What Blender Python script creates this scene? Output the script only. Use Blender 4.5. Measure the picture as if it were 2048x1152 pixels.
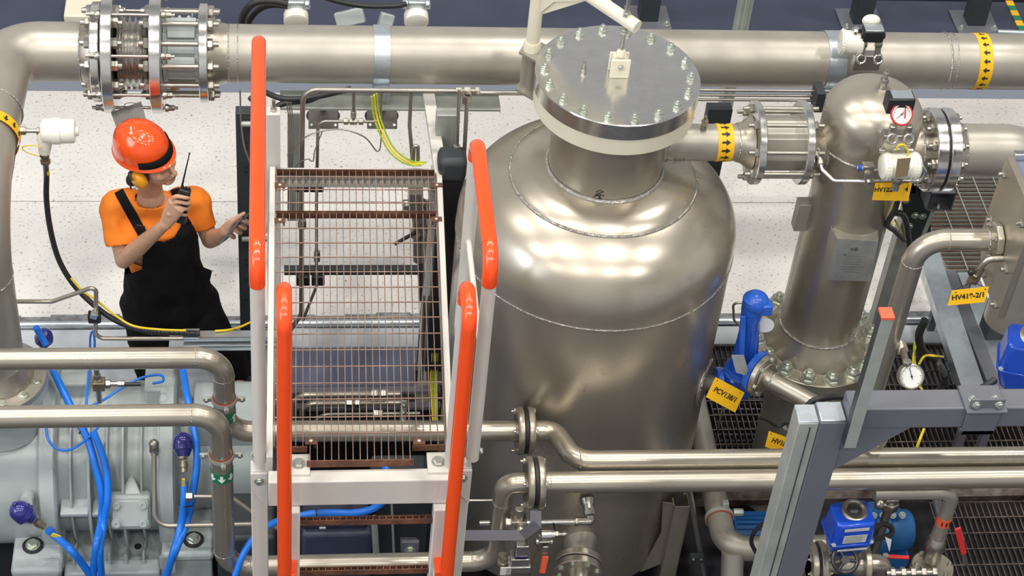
import bpy, bmesh, math, random
from mathutils import Vector, Matrix, noise
random.seed(7)
V=Vector; PI=math.pi
for o in list(bpy.data.objects): bpy.data.objects.remove(o)
SC=bpy.context.scene; COL=SC.collection
# ---------------------------------------------------------------- camera
FL=3861.0; CH=7.4
UP=V((451.,4124.,3861.)).normalized()          # world axes seen from the camera
XA=V((31976.,121.,-3861.)); XA=(XA-UP*XA.dot(UP)).normalized()
YA=UP.cross(XA)
cam=bpy.data.cameras.new('camera'); co=bpy.data.objects.new('camera',cam); COL.objects.link(co)
cam.sensor_width=36; cam.lens=FL/2048*36; cam.clip_end=200
co.matrix_world=Matrix(((XA.x,XA.y,XA.z,0),(YA.x,YA.y,YA.z,0),(UP.x,UP.y,UP.z,CH),(0,0,0,1)))
SC.camera=co
def ray(px,py):
    c=V(((px-1024)/FL,(576-py)/FL,-1)); return V((XA.dot(c),YA.dot(c),UP.dot(c)))
def pz(px,py,z): r=ray(px,py); return r*((z-CH)/r.z)+V((0,0,CH))
def py(px,py_,y): r=ray(px,py_); return r*(y/r.y)+V((0,0,CH))
# ---------------------------------------------------------------- light
w=bpy.data.worlds.new('hall'); SC.world=w; w.use_nodes=True
bg=w.node_tree.nodes['Background']; bg.inputs[0].default_value=(.80,.86,1,1); bg.inputs[1].default_value=.36
def lamp(name,loc,size,power,col=(1,.95,.87),sy=None,target=None):
    l=bpy.data.lights.new(name,'AREA'); l.shape='RECTANGLE' if sy else 'DISK'; l.size=size
    if sy: l.size_y=sy
    l.energy=power; l.color=col
    o=bpy.data.objects.new(name,l); COL.objects.link(o); o.location=loc
    if target: o.rotation_euler=(V(target)-V(loc)).to_track_quat('-Z','Y').to_euler()
    return o
for i,(x,y) in enumerate([(-7,-3),(-2.2,-3),(2.6,-3),(7.4,-3),(-7,3),(-2.2,3.2),(2.6,3.2),(7.4,3),(-7,9),(-2.2,9),(2.6,9),(7.4,9)]):
    lamp('high_bay_lamp',(x,y,12.4),.8,270)
lamp('added_cool_fill',(-11.8,0,8),8,900,(.80,.90,1),6,(1,4,0))  # added cool fill from the left; the closed hall has no window there
SC.view_settings.view_transform='Standard'; SC.view_settings.look='None'
SC.view_settings.exposure=-0.12; SC.view_settings.gamma=1; SC.view_settings.use_curve_mapping=False
# ---------------------------------------------------------------- materials
def mat(name,col,rough=.5,metal=0,var=0,vscale=6,bump=0,bscale=60,rvar=0,col2=None,coat=0,stretch=None,spec=None,sharp=None,emit=None):
    m=bpy.data.materials.new(name); m.use_nodes=True; nt=m.node_tree; b=nt.nodes['Principled BSDF']
    b.inputs['Base Color'].default_value=(*col,1); b.inputs['Roughness'].default_value=rough; b.inputs['Metallic'].default_value=metal
    if coat: b.inputs['Coat Weight'].default_value=coat; b.inputs['Coat Roughness'].default_value=.08
    if spec is not None: b.inputs['Specular IOR Level'].default_value=spec
    tc=nt.nodes.new('ShaderNodeTexCoord'); src=tc.outputs['Object']
    if stretch:
        mp=nt.nodes.new('ShaderNodeMapping'); mp.inputs['Scale'].default_value=stretch; nt.links.new(src,mp.inputs[0]); src=mp.outputs[0]
    if var or col2:
        n=nt.nodes.new('ShaderNodeTexNoise'); n.inputs['Scale'].default_value=vscale; n.inputs['Detail'].default_value=3.5; n.inputs['Roughness'].default_value=.5
        nt.links.new(src,n.inputs['Vector'])
        r=nt.nodes.new('ShaderNodeValToRGB'); lo,hi=sharp or (.32,.68)
        c2=col2 or tuple(max(0,c*(1-var)) for c in col); c1=col if col2 else tuple(min(1,c*(1+var*.6)) for c in col)
        r.color_ramp.elements[0].position=lo; r.color_ramp.elements[0].color=(*c2,1)
        r.color_ramp.elements[1].position=hi; r.color_ramp.elements[1].color=(*c1,1)
        nt.links.new(n.outputs[0],r.inputs[0]); nt.links.new(r.outputs[0],b.inputs['Base Color'])
        if rvar:
            mr=nt.nodes.new('ShaderNodeMapRange'); mr.inputs[1].default_value=.3; mr.inputs[2].default_value=.7
            mr.inputs[3].default_value=rough+rvar; mr.inputs[4].default_value=max(.03,rough-rvar)
            nt.links.new(n.outputs[0],mr.inputs[0]); nt.links.new(mr.outputs[0],b.inputs['Roughness'])
    if bump:
        n2=nt.nodes.new('ShaderNodeTexNoise'); n2.inputs['Scale'].default_value=bscale; n2.inputs['Detail'].default_value=4
        nt.links.new(src,n2.inputs['Vector']); bp=nt.nodes.new('ShaderNodeBump'); bp.inputs['Strength'].default_value=bump; bp.inputs['Distance'].default_value=.01
        nt.links.new(n2.outputs[0],bp.inputs['Height']); nt.links.new(bp.outputs[0],b.inputs['Normal'])
    if emit: b.inputs['Emission Color'].default_value=(*emit,1); b.inputs['Emission Strength'].default_value=1
    return m
STEEL=mat('stainless_dull',(.45,.42,.365),.42,.60,.20,3.5,0,35,.07)
STEELP=mat('stainless_pipe',(.50,.455,.38),.31,.80,.12,5,0,60,.06)
VESSEL=mat('stainless_vessel',(.53,.48,.40),.31,.78,.13,2.2,0,4,.08)
BRIGHT=mat('machined_steel',(.74,.73,.70),.20,.97,.08,14,.04,90,.06)
SMALL=mat('fitting_steel',(.52,.49,.43),.30,.95,.12,20)
DULLS=mat('dull_tube_steel',(.40,.37,.33),.34,.9,.15,9)
WELD=mat('weld_bead',(.62,.60,.57),.24,.95,.2,60,.9,120)
ZINC=mat('zinc_bolt',(.66,.70,.62),.28,.9,.1,30)
GALV=mat('galvanised_sheet',(.62,.68,.72),.34,.85,.16,16,.05,60,.06)
GALVG=mat('galvanised_channel',(.46,.49,.45),.5,.5,.12,12,.05,80)
CREAM=mat('cream_paint',(.78,.73,.58),.38,0,.04,6)
CREAMW=mat('transmitter_enamel',(.83,.82,.72),.32,0,.02,6)
WHITE=mat('warm_white_paint',(.66,.63,.58),.40,0,.05,5,.03,50)
ORANGE=mat('orange_gloss_paint',(.96,.085,.010),.24,0,.03,6,.05,30,coat=.5)
ORANGEL=mat('orange_red_label',(.85,.13,.06),.45,0,.1,30)
RUST=mat('rusty_brown_steel',(.20,.085,.045),.75,.1,0,18,.5,90,col2=(.085,.035,.022))
RUSTL=mat('rusty_grey_bar',(.36,.27,.22),.6,.4,0,14,.3,90,col2=(.22,.11,.07))
GRAT=mat('dark_grating_steel',(.24,.21,.19),.5,.6,0,14,.2,60,col2=(.10,.06,.045))
NAVY=mat('navy_grey_paint',(.040,.048,.085),.42,0,.15,3,.05,20)
NAVYL=mat('blue_grey_deck_paint',(.16,.18,.27),.5,0,.12,3)
GREYP=mat('grey_frame_paint',(.135,.14,.165),.36,0,.06,4,.04,40)
DARK=mat('dark_charcoal_paint',(.035,.042,.048),.5,0,.12,8)
BLACK=mat('black_rubber',(.018,.018,.02),.45,0,.1,10)
BLACKP=mat('black_plastic',(.02,.02,.022),.32)
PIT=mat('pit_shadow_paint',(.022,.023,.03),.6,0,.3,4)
CAST=mat('grey_green_casting',(.42,.47,.465),.33,0,.09,3,.12,18,.05)
BLUEC=mat('blue_cable_jacket',(.012,.19,.80),.30,0,.05,10)
BLUED=mat('dark_blue_plastic',(.022,.025,.19),.16,0,.05,10,coat=.6)
BLUEV=mat('blue_valve_paint',(.018,.12,.62),.32,0,.12,14,.2,40,coat=.3)
BLUEA=mat('blue_actuator_paint',(.010,.075,.55),.26,0,.08,10,coat=.4)
BLUEP=mat('blue_pump_paint',(.02,.13,.36),.4,0,.12,8,.1,20)
YEL=mat('yellow_tag_sheet',(.95,.52,.010),.45,0,.04,12)
YELC=mat('yellow_wire_jacket',(.85,.62,.02),.4,0,.05,12)
YGC=mat('yellow_green_wire_jacket',(.40,.55,.04),.4,0,.3,20,stretch=(1,1,8))
INK=mat('black_print',(.02,.018,.015),.6)
INKG=mat('grey_engraving',(.22,.21,.19),.5,.4)
GREENB=mat('green_band_film',(.012,.20,.09),.4)
WPRINT=mat('white_print',(.85,.87,.84),.5)
CONC=mat('pale_kerb_concrete',(.55,.58,.62),.75,0,.10,8,.3,40)
CONCD=mat('raw_joint_mortar',(.22,.23,.24),.9,0,.35,25,.9,30)
PAPER=mat('label_paper',(.60,.60,.60),.5,0,.1,30)
REDP=mat('red_lever_plastic',(.62,.03,.03),.35,0,.05,10)
REDR=mat('red_clamp_rubber',(.36,.085,.045),.6,0,.15,20)
TAGG=mat('grey_tag_plate',(.27,.26,.24),.5,.6,.1,20,stretch=(8,1,1))
GLASS=mat('gauge_face',(.80,.82,.80),.25,0,.02,10)
SKIN=mat('skin',(.60,.34,.22),.5,0,.08,30,.06,160)
SHIRT=mat('orange_cotton',(.98,.25,.020),.85,0,.05,9,.12,300)
CLOTH=mat('black_workwear_cloth',(.009,.009,.010),.85,0,.2,10,.15,260,spec=.15)
HELM=mat('orange_helmet_shell',(.88,.085,.006),.20,0,.02,8,coat=.8)
CUP=mat('amber_ear_cup',(.90,.38,.01),.28,0,.03,10,coat=.4)
HAIR=mat('dark_blond_hair',(.09,.055,.03),.7,0,.3,60,.4,200)
def terrazzo():
    m=bpy.data.materials.new('speckled_floor_screed'); m.use_nodes=True; nt=m.node_tree; b=nt.nodes['Principled BSDF']
    tc=nt.nodes.new('ShaderNodeTexCoord')
    n1=nt.nodes.new('ShaderNodeTexNoise'); n1.inputs['Scale'].default_value=58; n1.inputs['Detail'].default_value=3
    n2=nt.nodes.new('ShaderNodeTexNoise'); n2.inputs['Scale'].default_value=1.6; n2.inputs['Detail'].default_value=5
    r1=nt.nodes.new('ShaderNodeValToRGB'); r1.color_ramp.elements[0].position=.30; r1.color_ramp.elements[0].color=(.36,.31,.26,1)
    r1.color_ramp.elements[1].position=.40; r1.color_ramp.elements[1].color=(.76,.745,.72,1)
    r2=nt.nodes.new('ShaderNodeValToRGB'); r2.color_ramp.elements[0].position=.3; r2.color_ramp.elements[0].color=(.86,.85,.86,1)
    r2.color_ramp.elements[1].position=.7; r2.color_ramp.elements[1].color=(1,.99,.97,1)
    mx=nt.nodes.new('ShaderNodeMix'); mx.data_type='RGBA'; mx.blend_type='MULTIPLY'; mx.inputs[0].default_value=1
    for n in (n1,n2): nt.links.new(tc.outputs['Object'],n.inputs['Vector'])
    nt.links.new(n1.outputs[0],r1.inputs[0]); nt.links.new(n2.outputs[0],r2.inputs[0])
    nt.links.new(r1.outputs[0],mx.inputs[6]); nt.links.new(r2.outputs[0],mx.inputs[7]); nt.links.new(mx.outputs[2],b.inputs['Base Color'])
    b.inputs['Roughness'].default_value=.55
    return m
FLOOR=terrazzo()
# ---------------------------------------------------------------- mesh tools
def perp(d):
    d=d.normalized(); a=V((0,0,1)) if abs(d.z)<.9 else V((0,1,0))
    u=(a-d*a.dot(d)).normalized(); return u,d.cross(u)
def fillet(pts,R,n=7):
    pts=[V(p) for p in pts]
    if len(pts)<3: return pts
    out=[pts[0]]
    for i in range(1,len(pts)-1):
        a,b,c=pts[i-1],pts[i],pts[i+1]; d1=(a-b); d2=(c-b); l1,l2=d1.length,d2.length
        if l1<1e-6 or l2<1e-6: continue
        d1/=l1; d2/=l2; ang=d1.angle(d2)
        if ang>3.05: out.append(b); continue
        t=R/math.tan(ang/2); t=min(t,l1*.49,l2*.49); r=t*math.tan(ang/2)
        cen=b+(d1+d2).normalized()*(r/math.sin(ang/2)); s=b+d1*t-cen; e=b+d2*t-cen; th=s.angle(e)
        for k in range(n+1):
            f=k/n; out.append(cen+(s*math.sin((1-f)*th)+e*math.sin(f*th))/math.sin(th))
    out.append(pts[-1]); return out
def curve(pts,n=8):
    """smooth (Catmull-Rom) run through points"""
    P=[V(p) for p in pts]; P=[P[0]*2-P[1]]+P+[P[-1]*2-P[-2]]; out=[]
    for i in range(1,len(P)-2):
        a,b,c,d=P[i-1],P[i],P[i+1],P[i+2]
        for k in range(n):
            t=k/n; out.append(.5*((2*b)+(c-a)*t+(2*a-5*b+4*c-d)*t*t+(3*b-a-3*c+d)*t**3))
    out.append(P[-2]); return out
class B:
    def __init__(s): s.v=[]; s.f=[]
    def add(s,vs,fs):
        k=len(s.v); s.v+=[V(v) for v in vs]; s.f+=[tuple(i+k for i in f) for f in fs]; return s
    def box(s,c,d,R=None):
        c=V(c); vs=[]
        for z in (-1,1):
            for x,y in ((-1,-1),(1,-1),(1,1),(-1,1)):
                q=V((x*d[0]/2,y*d[1]/2,z*d[2]/2)); vs.append(c+(R@q if R else q))
        return s.add(vs,[(3,2,1,0),(4,5,6,7),(0,1,5,4),(1,2,6,5),(2,3,7,6),(3,0,4,7)])
    def bb(s,a,b): a=V(a);b=V(b); return s.box((a+b)/2,tuple(abs(x) for x in (b-a)))
    def bar(s,p,q,w,h,up=(0,0,1)):
        """rectangular bar p->q, width w across, height h along up"""
        p=V(p);q=V(q);d=(q-p).normalized(); u=V(up); u=(u-d*u.dot(d)).normalized(); r=d.cross(u)
        vs=[e+r*(a*w/2)+u*(b*h/2) for e in (p,q) for a,b in ((-1,-1),(1,-1),(1,1),(-1,1))]
        return s.add(vs,[(3,2,1,0),(4,5,6,7),(0,1,5,4),(1,2,6,5),(2,3,7,6),(3,0,4,7)])
    def prism(s,poly,ext):
        """polygon (3-D points) extruded by vector ext"""
        n=len(poly); e=V(ext); vs=[V(p) for p in poly]+[V(p)+e for p in poly]
        return s.add(vs,[tuple(range(n))[::-1],tuple(range(n,2*n))]+[(i,(i+1)%n,n+(i+1)%n,n+i) for i in range(n)])
    def lathe(s,p,d,prof,seg=32,cap=True):
        p=V(p); d=V(d).normalized(); u,v=perp(d); k0=len(s.v)
        for t,r in prof:
            for i in range(seg):
                a=2*PI*i/seg; s.v.append(p+d*t+(u*math.cos(a)+v*math.sin(a))*max(r,1e-5))
        n=len(prof)
        for j in range(n-1):
            for i in range(seg):
                a=k0+j*seg+i; b=k0+j*seg+(i+1)%seg; s.f.append((a,b,b+seg,a+seg))
        if cap:
            s.f.append(tuple(k0+i for i in range(seg))[::-1]); s.f.append(tuple(k0+(n-1)*seg+i for i in range(seg)))
        return s
    def cyl(s,p,q,r,seg=24,r2=None):
        p=V(p);q=V(q); return s.lathe(p,q-p,[(0,r),((q-p).length,r if r2 is None else r2)],seg)
    def hexn(s,p,d,r,h): return s.lathe(p,d,[(0,r*.95),(h*.08,r),(h*.85,r),(h,r*.88)],6)
    def tube(s,pts,r,seg=12,cap=True,rr=None,sq=None):
        pts=[V(p) for p in pts]; n=len(pts); k0=len(s.v)
        tg=[]
        for i in range(n):
            a=pts[max(i-1,0)]; b=pts[min(i+1,n-1)]
            t=(pts[i]-a).normalized()+(b-pts[i]).normalized() if 0<i<n-1 else (b-a)
            tg.append(t.normalized())
        u,v=perp(tg[0])
        for i in range(n):
            t=tg[i]; u=(u-t*u.dot(t)).normalized(); v=t.cross(u)
            R=rr[i] if rr else r
            k=1.0
            for j in range(seg):
                a=2*PI*j/seg; s.v.append(pts[i]+(u*math.cos(a)+v*math.sin(a)*(sq or 1))*R)
        for i in range(n-1):
            for j in range(seg):
                a=k0+i*seg+j; b=k0+i*seg+(j+1)%seg; s.f.append((a,b,b+seg,a+seg))
        if cap: s.f.append(tuple(k0+j for j in range(seg))[::-1]); s.f.append(tuple(k0+(n-1)*seg+j for j in range(seg)))
        return s
    def ring(s,p,d,R,r,seg=40,m=8):
        p=V(p); d=V(d).normalized(); u,v=perp(d); k0=len(s.v)
        for i in range(seg):
            a=2*PI*i/seg; e=u*math.cos(a)+v*math.sin(a)
            for j in range(m):
                b=2*PI*j/m; s.v.append(p+e*(R+r*math.cos(b))+d*r*math.sin(b))
        for i in range(seg):
            for j in range(m):
                a=k0+i*m+j; b=k0+i*m+(j+1)%m; c=k0+((i+1)%seg)*m+j; e=k0+((i+1)%seg)*m+(j+1)%m
                s.f.append((a,c,e,b))
        return s
    def sphere(s,c,r,seg=24,rings=12,R=None,sc=(1,1,1)):
        c=V(c); prof=[]; k0=len(s.v)
        for j in range(rings+1):
            th=PI*j/rings
            for i in range(seg):
                a=2*PI*i/seg; q=V((math.sin(th)*math.cos(a)*sc[0],math.sin(th)*math.sin(a)*sc[1],-math.cos(th)*sc[2]))*r
                s.v.append(c+(R@q if R else q))
        for j in range(rings):
            for i in range(seg):
                a=k0+j*seg+i; b=k0+j*seg+(i+1)%seg; s.f.append((a,b,b+seg,a+seg))
        return s
WL={}
def wloc(o): return WL.get(o.name,V((0,0,0))) if o else V((0,0,0))
def mesh(b,name,sm=38):
    me=bpy.data.meshes.new(name); me.from_pydata([tuple(v) for v in b.v],[],b.f); me.validate()
    bm=bmesh.new(); bm.from_mesh(me); bmesh.ops.remove_doubles(bm,verts=bm.verts,dist=1e-5); bmesh.ops.dissolve_degenerate(bm,dist=1e-6,edges=bm.edges)
    bmesh.ops.recalc_face_normals(bm,faces=bm.faces); bm.to_mesh(me); bm.free()
    me.shade_smooth(); me.set_sharp_from_angle(angle=math.radians(sm)); return me
def obj(name,b,m,parent=None,bev=0,sm=38,label=None,cat=None,group=None,kind=None,keep=None):
    """one mesh object built from world-space geometry; origin at its base centre"""
    xs=[v.x for v in b.v]; ys=[v.y for v in b.v]; zs=[v.z for v in b.v]
    o0=keep or V(((min(xs)+max(xs))/2,(min(ys)+max(ys))/2,min(zs)))
    b.v=[v-o0 for v in b.v]
    o=bpy.data.objects.new(name,mesh(b,name,sm)); o.data.materials.append(m); COL.objects.link(o)
    o.parent=parent; o.location=o0-wloc(parent); WL[o.name]=o0
    if bev:
        md=o.modifiers.new('bevel','BEVEL'); md.width=bev; md.segments=2; md.limit_method='ANGLE'; md.angle_limit=math.radians(40)
    tag(o,label,cat,group,kind); return o
def tag(o,label=None,cat=None,group=None,kind=None):
    for k,v in (('label',label),('category',cat),('group',group),('kind',kind)):
        if v: o[k]=v
    return o
def thing(name,label,cat,loc,group=None,kind=None):
    o=bpy.data.objects.new(name,None); COL.objects.link(o); o.location=V(loc); o.empty_display_size=.05
    WL[o.name]=V(loc); return tag(o,label,cat,group,kind)
def inst(name,me,m,parent,p,d=(0,0,1),s=1,spin=0,label=None):
    """linked copy of a small mesh, its local Z along d"""
    o=bpy.data.objects.new(name,me)
    if m and not me.materials: me.materials.append(m)
    COL.objects.link(o); o.parent=parent
    u,v=perp(V(d)); z=V(d).normalized(); R=Matrix((u,v,z)).transposed()@Matrix.Rotation(spin,3,'Z')
    o.matrix_local=Matrix.Translation(V(p)-wloc(parent))@R.to_4x4()@Matrix.Diagonal((s,s,s,1))
    if label: o['label']=label
    return o
def mk(b,name,m,sm=38): me=mesh(b,name,sm); me.materials.append(m); return me
# unit bolt meshes (across-corner radius 1)
NUT=mk(B().lathe((0,0,0),(0,0,1),[(0,1.25),(.18,1.25)],16).hexn((0,0,.18),(0,0,1),1,.95).lathe((0,0,1.1),(0,0,1),[(0,.5),(.55,.5),(.65,.4)],12),'nut',ZINC)
NUTS=mk(B().hexn((0,0,0),(0,0,1),1,.95).lathe((0,0,.9),(0,0,1),[(0,.5),(.75,.5),(.85,.4)],12),'nut_steel',SMALL)
HEAD=mk(B().lathe((0,0,0),(0,0,1),[(0,1.35),(.15,1.35)],16).hexn((0,0,.15),(0,0,1),1,.75),'bolt_head',ZINC)
CAPB=mk(B().lathe((0,0,0),(0,0,1),[(0,1.5),(.2,1.5)],18).lathe((0,0,.2),(0,0,1),[(0,1),(.9,1),(1,.9),(1,.55),(.6,.5)],18),'cap_screw',CAST)
def circ(p,d,R,n,ph=0):
    u,v=perp(V(d)); return [V(p)+(u*math.cos(2*PI*(i+ph)/n)+v*math.sin(2*PI*(i+ph)/n))*R for i in range(n)]
def flange(parent,p,d,R,th,bore,name='flange',m=None,raised=0,cham=.004,seg=56):
    """disc from p along d"""
    d=V(d).normalized(); return obj(name,B().lathe(p,d,[(0,bore),(0,R-cham),(cham,R),(th-cham,R),(th,R-cham),(th,bore)],seg,cap=True),m or BRIGHT,parent)
def bolts(parent,p,d,R,n,r,ph=.5,me=None,name='bolt'):
    for i,c in enumerate(circ(p,d,R,n,ph)): inst(name,me or NUTS,None,parent,c,d,r,i*.7)
def studs(parent,p,q,R,n,r,ph=.5,name='stud',m=None):
    d=V(q)-V(p)
    for c in circ(p,d,R,n,ph): obj(name,B().cyl(c,c+d,r,10),m or SMALL,parent)
def weld(parent,p,d,R,r=.004,seg=48,name='weld_seam'):
    return obj(name,B().ring(p,d,R,r,seg,6),WELD,parent)
ARW=[(-.5,-.16),(.05,-.16),(.05,-.5),(.5,0),(.05,.5),(.05,.16),(-.5,.16)]
def band(parent,p,d,r,w,n,aw,al,m=None,am=None,rev=False,name='pipe_band',ph=0,label=None):
    """film band round a pipe from p along d with n arrows printed along the axis"""
    d=V(d).normalized(); u,v=perp(d); p=V(p)
    o=obj(name,B().lathe(p,d,[(0,r+.0008),(0,r+.0018),(w,r+.0018),(w,r+.0008)],64,cap=False),m or YEL,parent,label=label)
    b=B(); s=-1 if rev else 1
    def at(x,y): a=y/r; return p+d*(w/2+x*s)+(u*math.cos(a)+v*math.sin(a))*(r+.0026)
    for i in range(n):
        y0=2*PI*r*(i+ph)/n
        # shaft strip and head strips follow the curve of the pipe
        K=4
        for k in range(K):
            ya=y0+aw*.34*(k/K-.5); yb=y0+aw*.34*((k+1)/K-.5)
            b.add([at(-al/2,ya),at(0,ya),at(0,yb),at(-al/2,yb)],[(0,1,2,3)])
        for sg in (-1,1):
            b.add([at(-.02*al,y0),at(al/2,y0),at(al*.24,y0+sg*aw*.25),at(-.02*al,y0+sg*aw*.5)],[(0,1,2,3)])
    obj('arrow_print',b,am or INK,o); return o
def text(s,size,p,right,upv,m,parent,name='lettering',depth=.0006,align='CENTER',bold=0):
    cu=bpy.data.curves.new(name,'FONT'); cu.body=s; cu.size=size; cu.align_x=align; cu.align_y='CENTER'; cu.extrude=depth; cu.offset=bold
    to=bpy.data.objects.new('tmp',cu); COL.objects.link(to)
    me=bpy.data.meshes.new_from_object(to.evaluated_get(bpy.context.evaluated_depsgraph_get())); bpy.data.objects.remove(to)
    me.name=name; me.materials.clear(); me.materials.append(m)
    o=bpy.data.objects.new(name,me); COL.objects.link(o); o.parent=parent
    r=V(right).normalized(); z=r.cross(V(upv)).normalized(); y=z.cross(r)
    o.matrix_local=Matrix.Translation(V(p)-wloc(parent))@Matrix((r,y,z)).transposed().to_4x4(); return o
# ================================================================ SETTING
def px(x,y,Y): return py(x,y,Y).x
fl=thing('floor','pale speckled screed floor slabs behind the pipework','floor',(0,8,-.12)); fl['kind']='structure'
yj=pz(300,403,0).y; xj=pz(32,300,0).x
XS=[-9,-4.2,xj,3.85]; 
for i in range(3):
    for a,b in ((7.625,yj),(yj,9.62)):
        obj('slab',B().bb((XS[i]+.003,a+.003,-.12),(XS[i+1]-.003,b-.003,0)),FLOOR,fl)
for a,b,c,d in ((3.85,12,7.625,7.93),(3.85,12,9.25,9.62),(5.05,12,7.93,9.25)):
    obj('slab',B().bb((a+.003,c+.003,-.12),(b-.003,d-.003,0)),FLOOR,fl)
WALLP=mat('hall_wall_cladding',(.62,.63,.64),.7,0,.06,2)
obj('ceiling',B().bb((-13,-9,13.4),(15,17,13.6)),WALLP,kind='structure')
obj('wall_left',B().bb((-13,-9,-1),(-12.8,17,13.4)),WALLP,kind='structure')
obj('wall_right',B().bb((14.8,-9,-1),(15,17,13.4)),WALLP,kind='structure')
obj('wall_back',B().bb((-12.8,16.8,-1),(14.8,17,13.4)),WALLP,kind='structure')
obj('wall_front',B().bb((-12.8,-9,-1),(14.8,-8.8,13.4)),WALLP,kind='structure')
# grouted joint, conduit and kerb
k=B()
for i in range(120):
    x=-9+i*.175; k.box((x,7.585,-.03+random.uniform(-.006,.012)),(.19,.09+random.uniform(-.015,.02),.07))
obj('trim_1',k,CONCD,kind='structure')
obj('trim_2',B().bb((-9,7.3,-.6),(0.05,7.53,0)).bb((.05,7.385,-.6),(1.9,7.53,0)).bb((1.9,7.385,-.6),(12,7.53,0)),CONC,bev=.006,kind='structure')
obj('trim_3',B().bb((-9,6.97,-.6),(.05,7.298,-.002)),CONC,kind='structure')
obj('conduit',B().cyl((-9,7.555,.012),(12,7.555,.012),.021,14),GALV,label='long galvanised conduit lying in the floor joint behind the skid',cat='conduit')
# lower deck (pit) and its rear wall
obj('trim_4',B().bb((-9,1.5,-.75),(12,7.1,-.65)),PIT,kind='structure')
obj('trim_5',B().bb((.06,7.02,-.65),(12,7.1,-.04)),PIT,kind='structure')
dk=thing('deck_beam','blue-grey painted deck plate seen through the platform grating','beam',(.95,7.2,-.6))
obj('plate',B().bb((.06,7.10,-.04),(1.9,7.38,-.004)),NAVYL,dk,bev=.004)
obj('channel_web',B().bb((.06,7.03,-.2),(1.9,7.095,-.06)),GREYP,dk,bev=.004)
obj('channel_flange',B().bb((.06,6.95,-.20),(1.9,7.03,-.18)),GREYP,dk,bev=.003)
# rear skid
rb=thing('skid_beam','long navy skid beam crossing behind the big horizontal pipe','beam',(0,10,0))
obj('top_flange',B().bb((-9,9.68,.26),(12,10.28,.30)),NAVY,rb,bev=.006)
obj('web',B().bb((-9,9.95,0),(12,10.0,.26)),NAVY,rb)
obj('bottom_flange',B().bb((-9,9.72,0),(12,9.94,.03)),NAVY,rb)
rd=thing('skid_deck','dark machinery deck behind the navy skid beam','deck',(0,11.5,.1))
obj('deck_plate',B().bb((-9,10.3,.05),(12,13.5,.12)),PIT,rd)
obj('rail',B().bb((-9,10.5,.12),(12,10.62,.24)),NAVY,rd,bev=.005)
# ================================================================ GRATINGS
def grating(name,label,x0,x1,y0,y1,z,m,along='Y',pitch=.03,cross=.1,h=.03,t=.004,frame=True,group=None):
    g=thing(name,label,'grating',((x0+x1)/2,(y0+y1)/2,z-h),group)
    L=(y1-y0) if along=='Y' else (x1-x0); W=(x1-x0) if along=='Y' else (y1-y0)
    bm_=mk(B().box((0,0,0),(t,L,h) if along=='Y' else (L,t,h)),'bearing_bar',m)
    rm=mk(B().box((0,0,0),(W,.006,.006) if along=='Y' else (.006,W,.006)),'cross_rod',m)
    n=int(W/pitch); 
    for i in range(1,n):
        o=bpy.data.objects.new('bearing_bar',bm_); COL.objects.link(o); o.parent=g
        o.location=((x0+i*W/n-(x0+x1)/2,0,h/2) if along=='Y' else (0,y0+i*W/n-(y0+y1)/2,h/2))
    n=int(L/cross)
    for i in range(1,n):
        o=bpy.data.objects.new('cross_rod',rm); COL.objects.link(o); o.parent=g
        o.location=((0,y0+i*L/n-(y0+y1)/2,h+.001) if along=='Y' else (x0+i*L/n-(x0+x1)/2,0,h+.001))
    if frame:
        for a,b in (((x0,y0),(x1,y0)),((x0,y1),(x1,y1)),((x0,y0),(x0,y1)),((x1,y0),(x1,y1))):
            obj('edge_bar',B().bar((a[0],a[1],z-h/2),(b[0],b[1],z-h/2),t,h+.006),m,g)
    return g
for i,(a,b) in enumerate(((1.93,2.93),(2.94,3.94),(3.95,4.95))):
    grating('floor_grating',['dark floor grating behind the blue relief valve, left panel','dark floor grating panel below the pressure gauge','dark floor grating panel at the right edge behind the grey beam'][i],a,b,6.33,7.37,0,GRAT,group=None)
grating('floor_grating','dark floor grating panel at the lower right corner beside the red lever valve',3.32,4.4,5.2,6.22,0,GRAT)
grating('floor_grating','light-edged floor grating over a brown pit beyond the upper right elbow',3.87,5.03,7.95,9.23,0,GALVG,along='X',pitch=.036,cross=.12,h=.02,t=.003)
obj('trim_6',B().bb((3.85,7.93,-.6),(5.05,9.25,-.5)),RUST,kind='structure')
obj('trim_7',B().bb((3.85,7.93,-.5),(3.9,9.25,-.02)).bb((5.0,7.93,-.5),(5.05,9.25,-.02)).bb((3.9,9.2,-.5),(5.0,9.25,-.02)).bb((3.9,7.93,-.5),(5.0,7.98,-.02)),RUST,kind='structure')
obj('grating_beam',B().bb((1.93,6.26,-.045),(5,6.325,.002)),GRAT,bev=.003,label='dark brown bearer between the two right-hand floor gratings',cat='beam')
# ================================================================ MAIN PIPE
MY,MZ,MR=7.51,1.855,.139
mp=thing('main_pipe','large dull stainless pipe crossing the whole top of the picture','pipe',(1.5,MY,MZ-MR))
xa=px(455,107,MY)
obj('pipe_run',B().lathe((xa,MY,MZ),(1,0,0),[(0,MR),(7,MR)],72),STEEL,mp)
for x,rr in ((1885,.006),(1898,.004)): weld(mp,(px(x,125,MY),MY,MZ),(1,0,0),MR,rr)
for x in (447,458,476): weld(mp,(px(x,107,MY),MY,MZ),(1,0,0),MR,.004)
band(mp,(px(1940,125,MY),MY,MZ),(1,0,0),MR,.068,20,.030,.034,rev=True,label='yellow band with black arrows pointing left')
XK=-1.275; XJ=-1.31
pe=thing('elbow_pipe','thick dull stainless bend rising from the grey machine at the left edge','pipe',(XJ,6.45,.78))
xe=px(163,105,MY)
pts=fillet([(xe,MY,MZ),(XK,MY,MZ),(XJ,6.42,MZ),(XJ,6.42,.86)],.44,14)
obj('bend',B().tube(pts,MR+.001,64),STEEL,pe)
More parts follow.
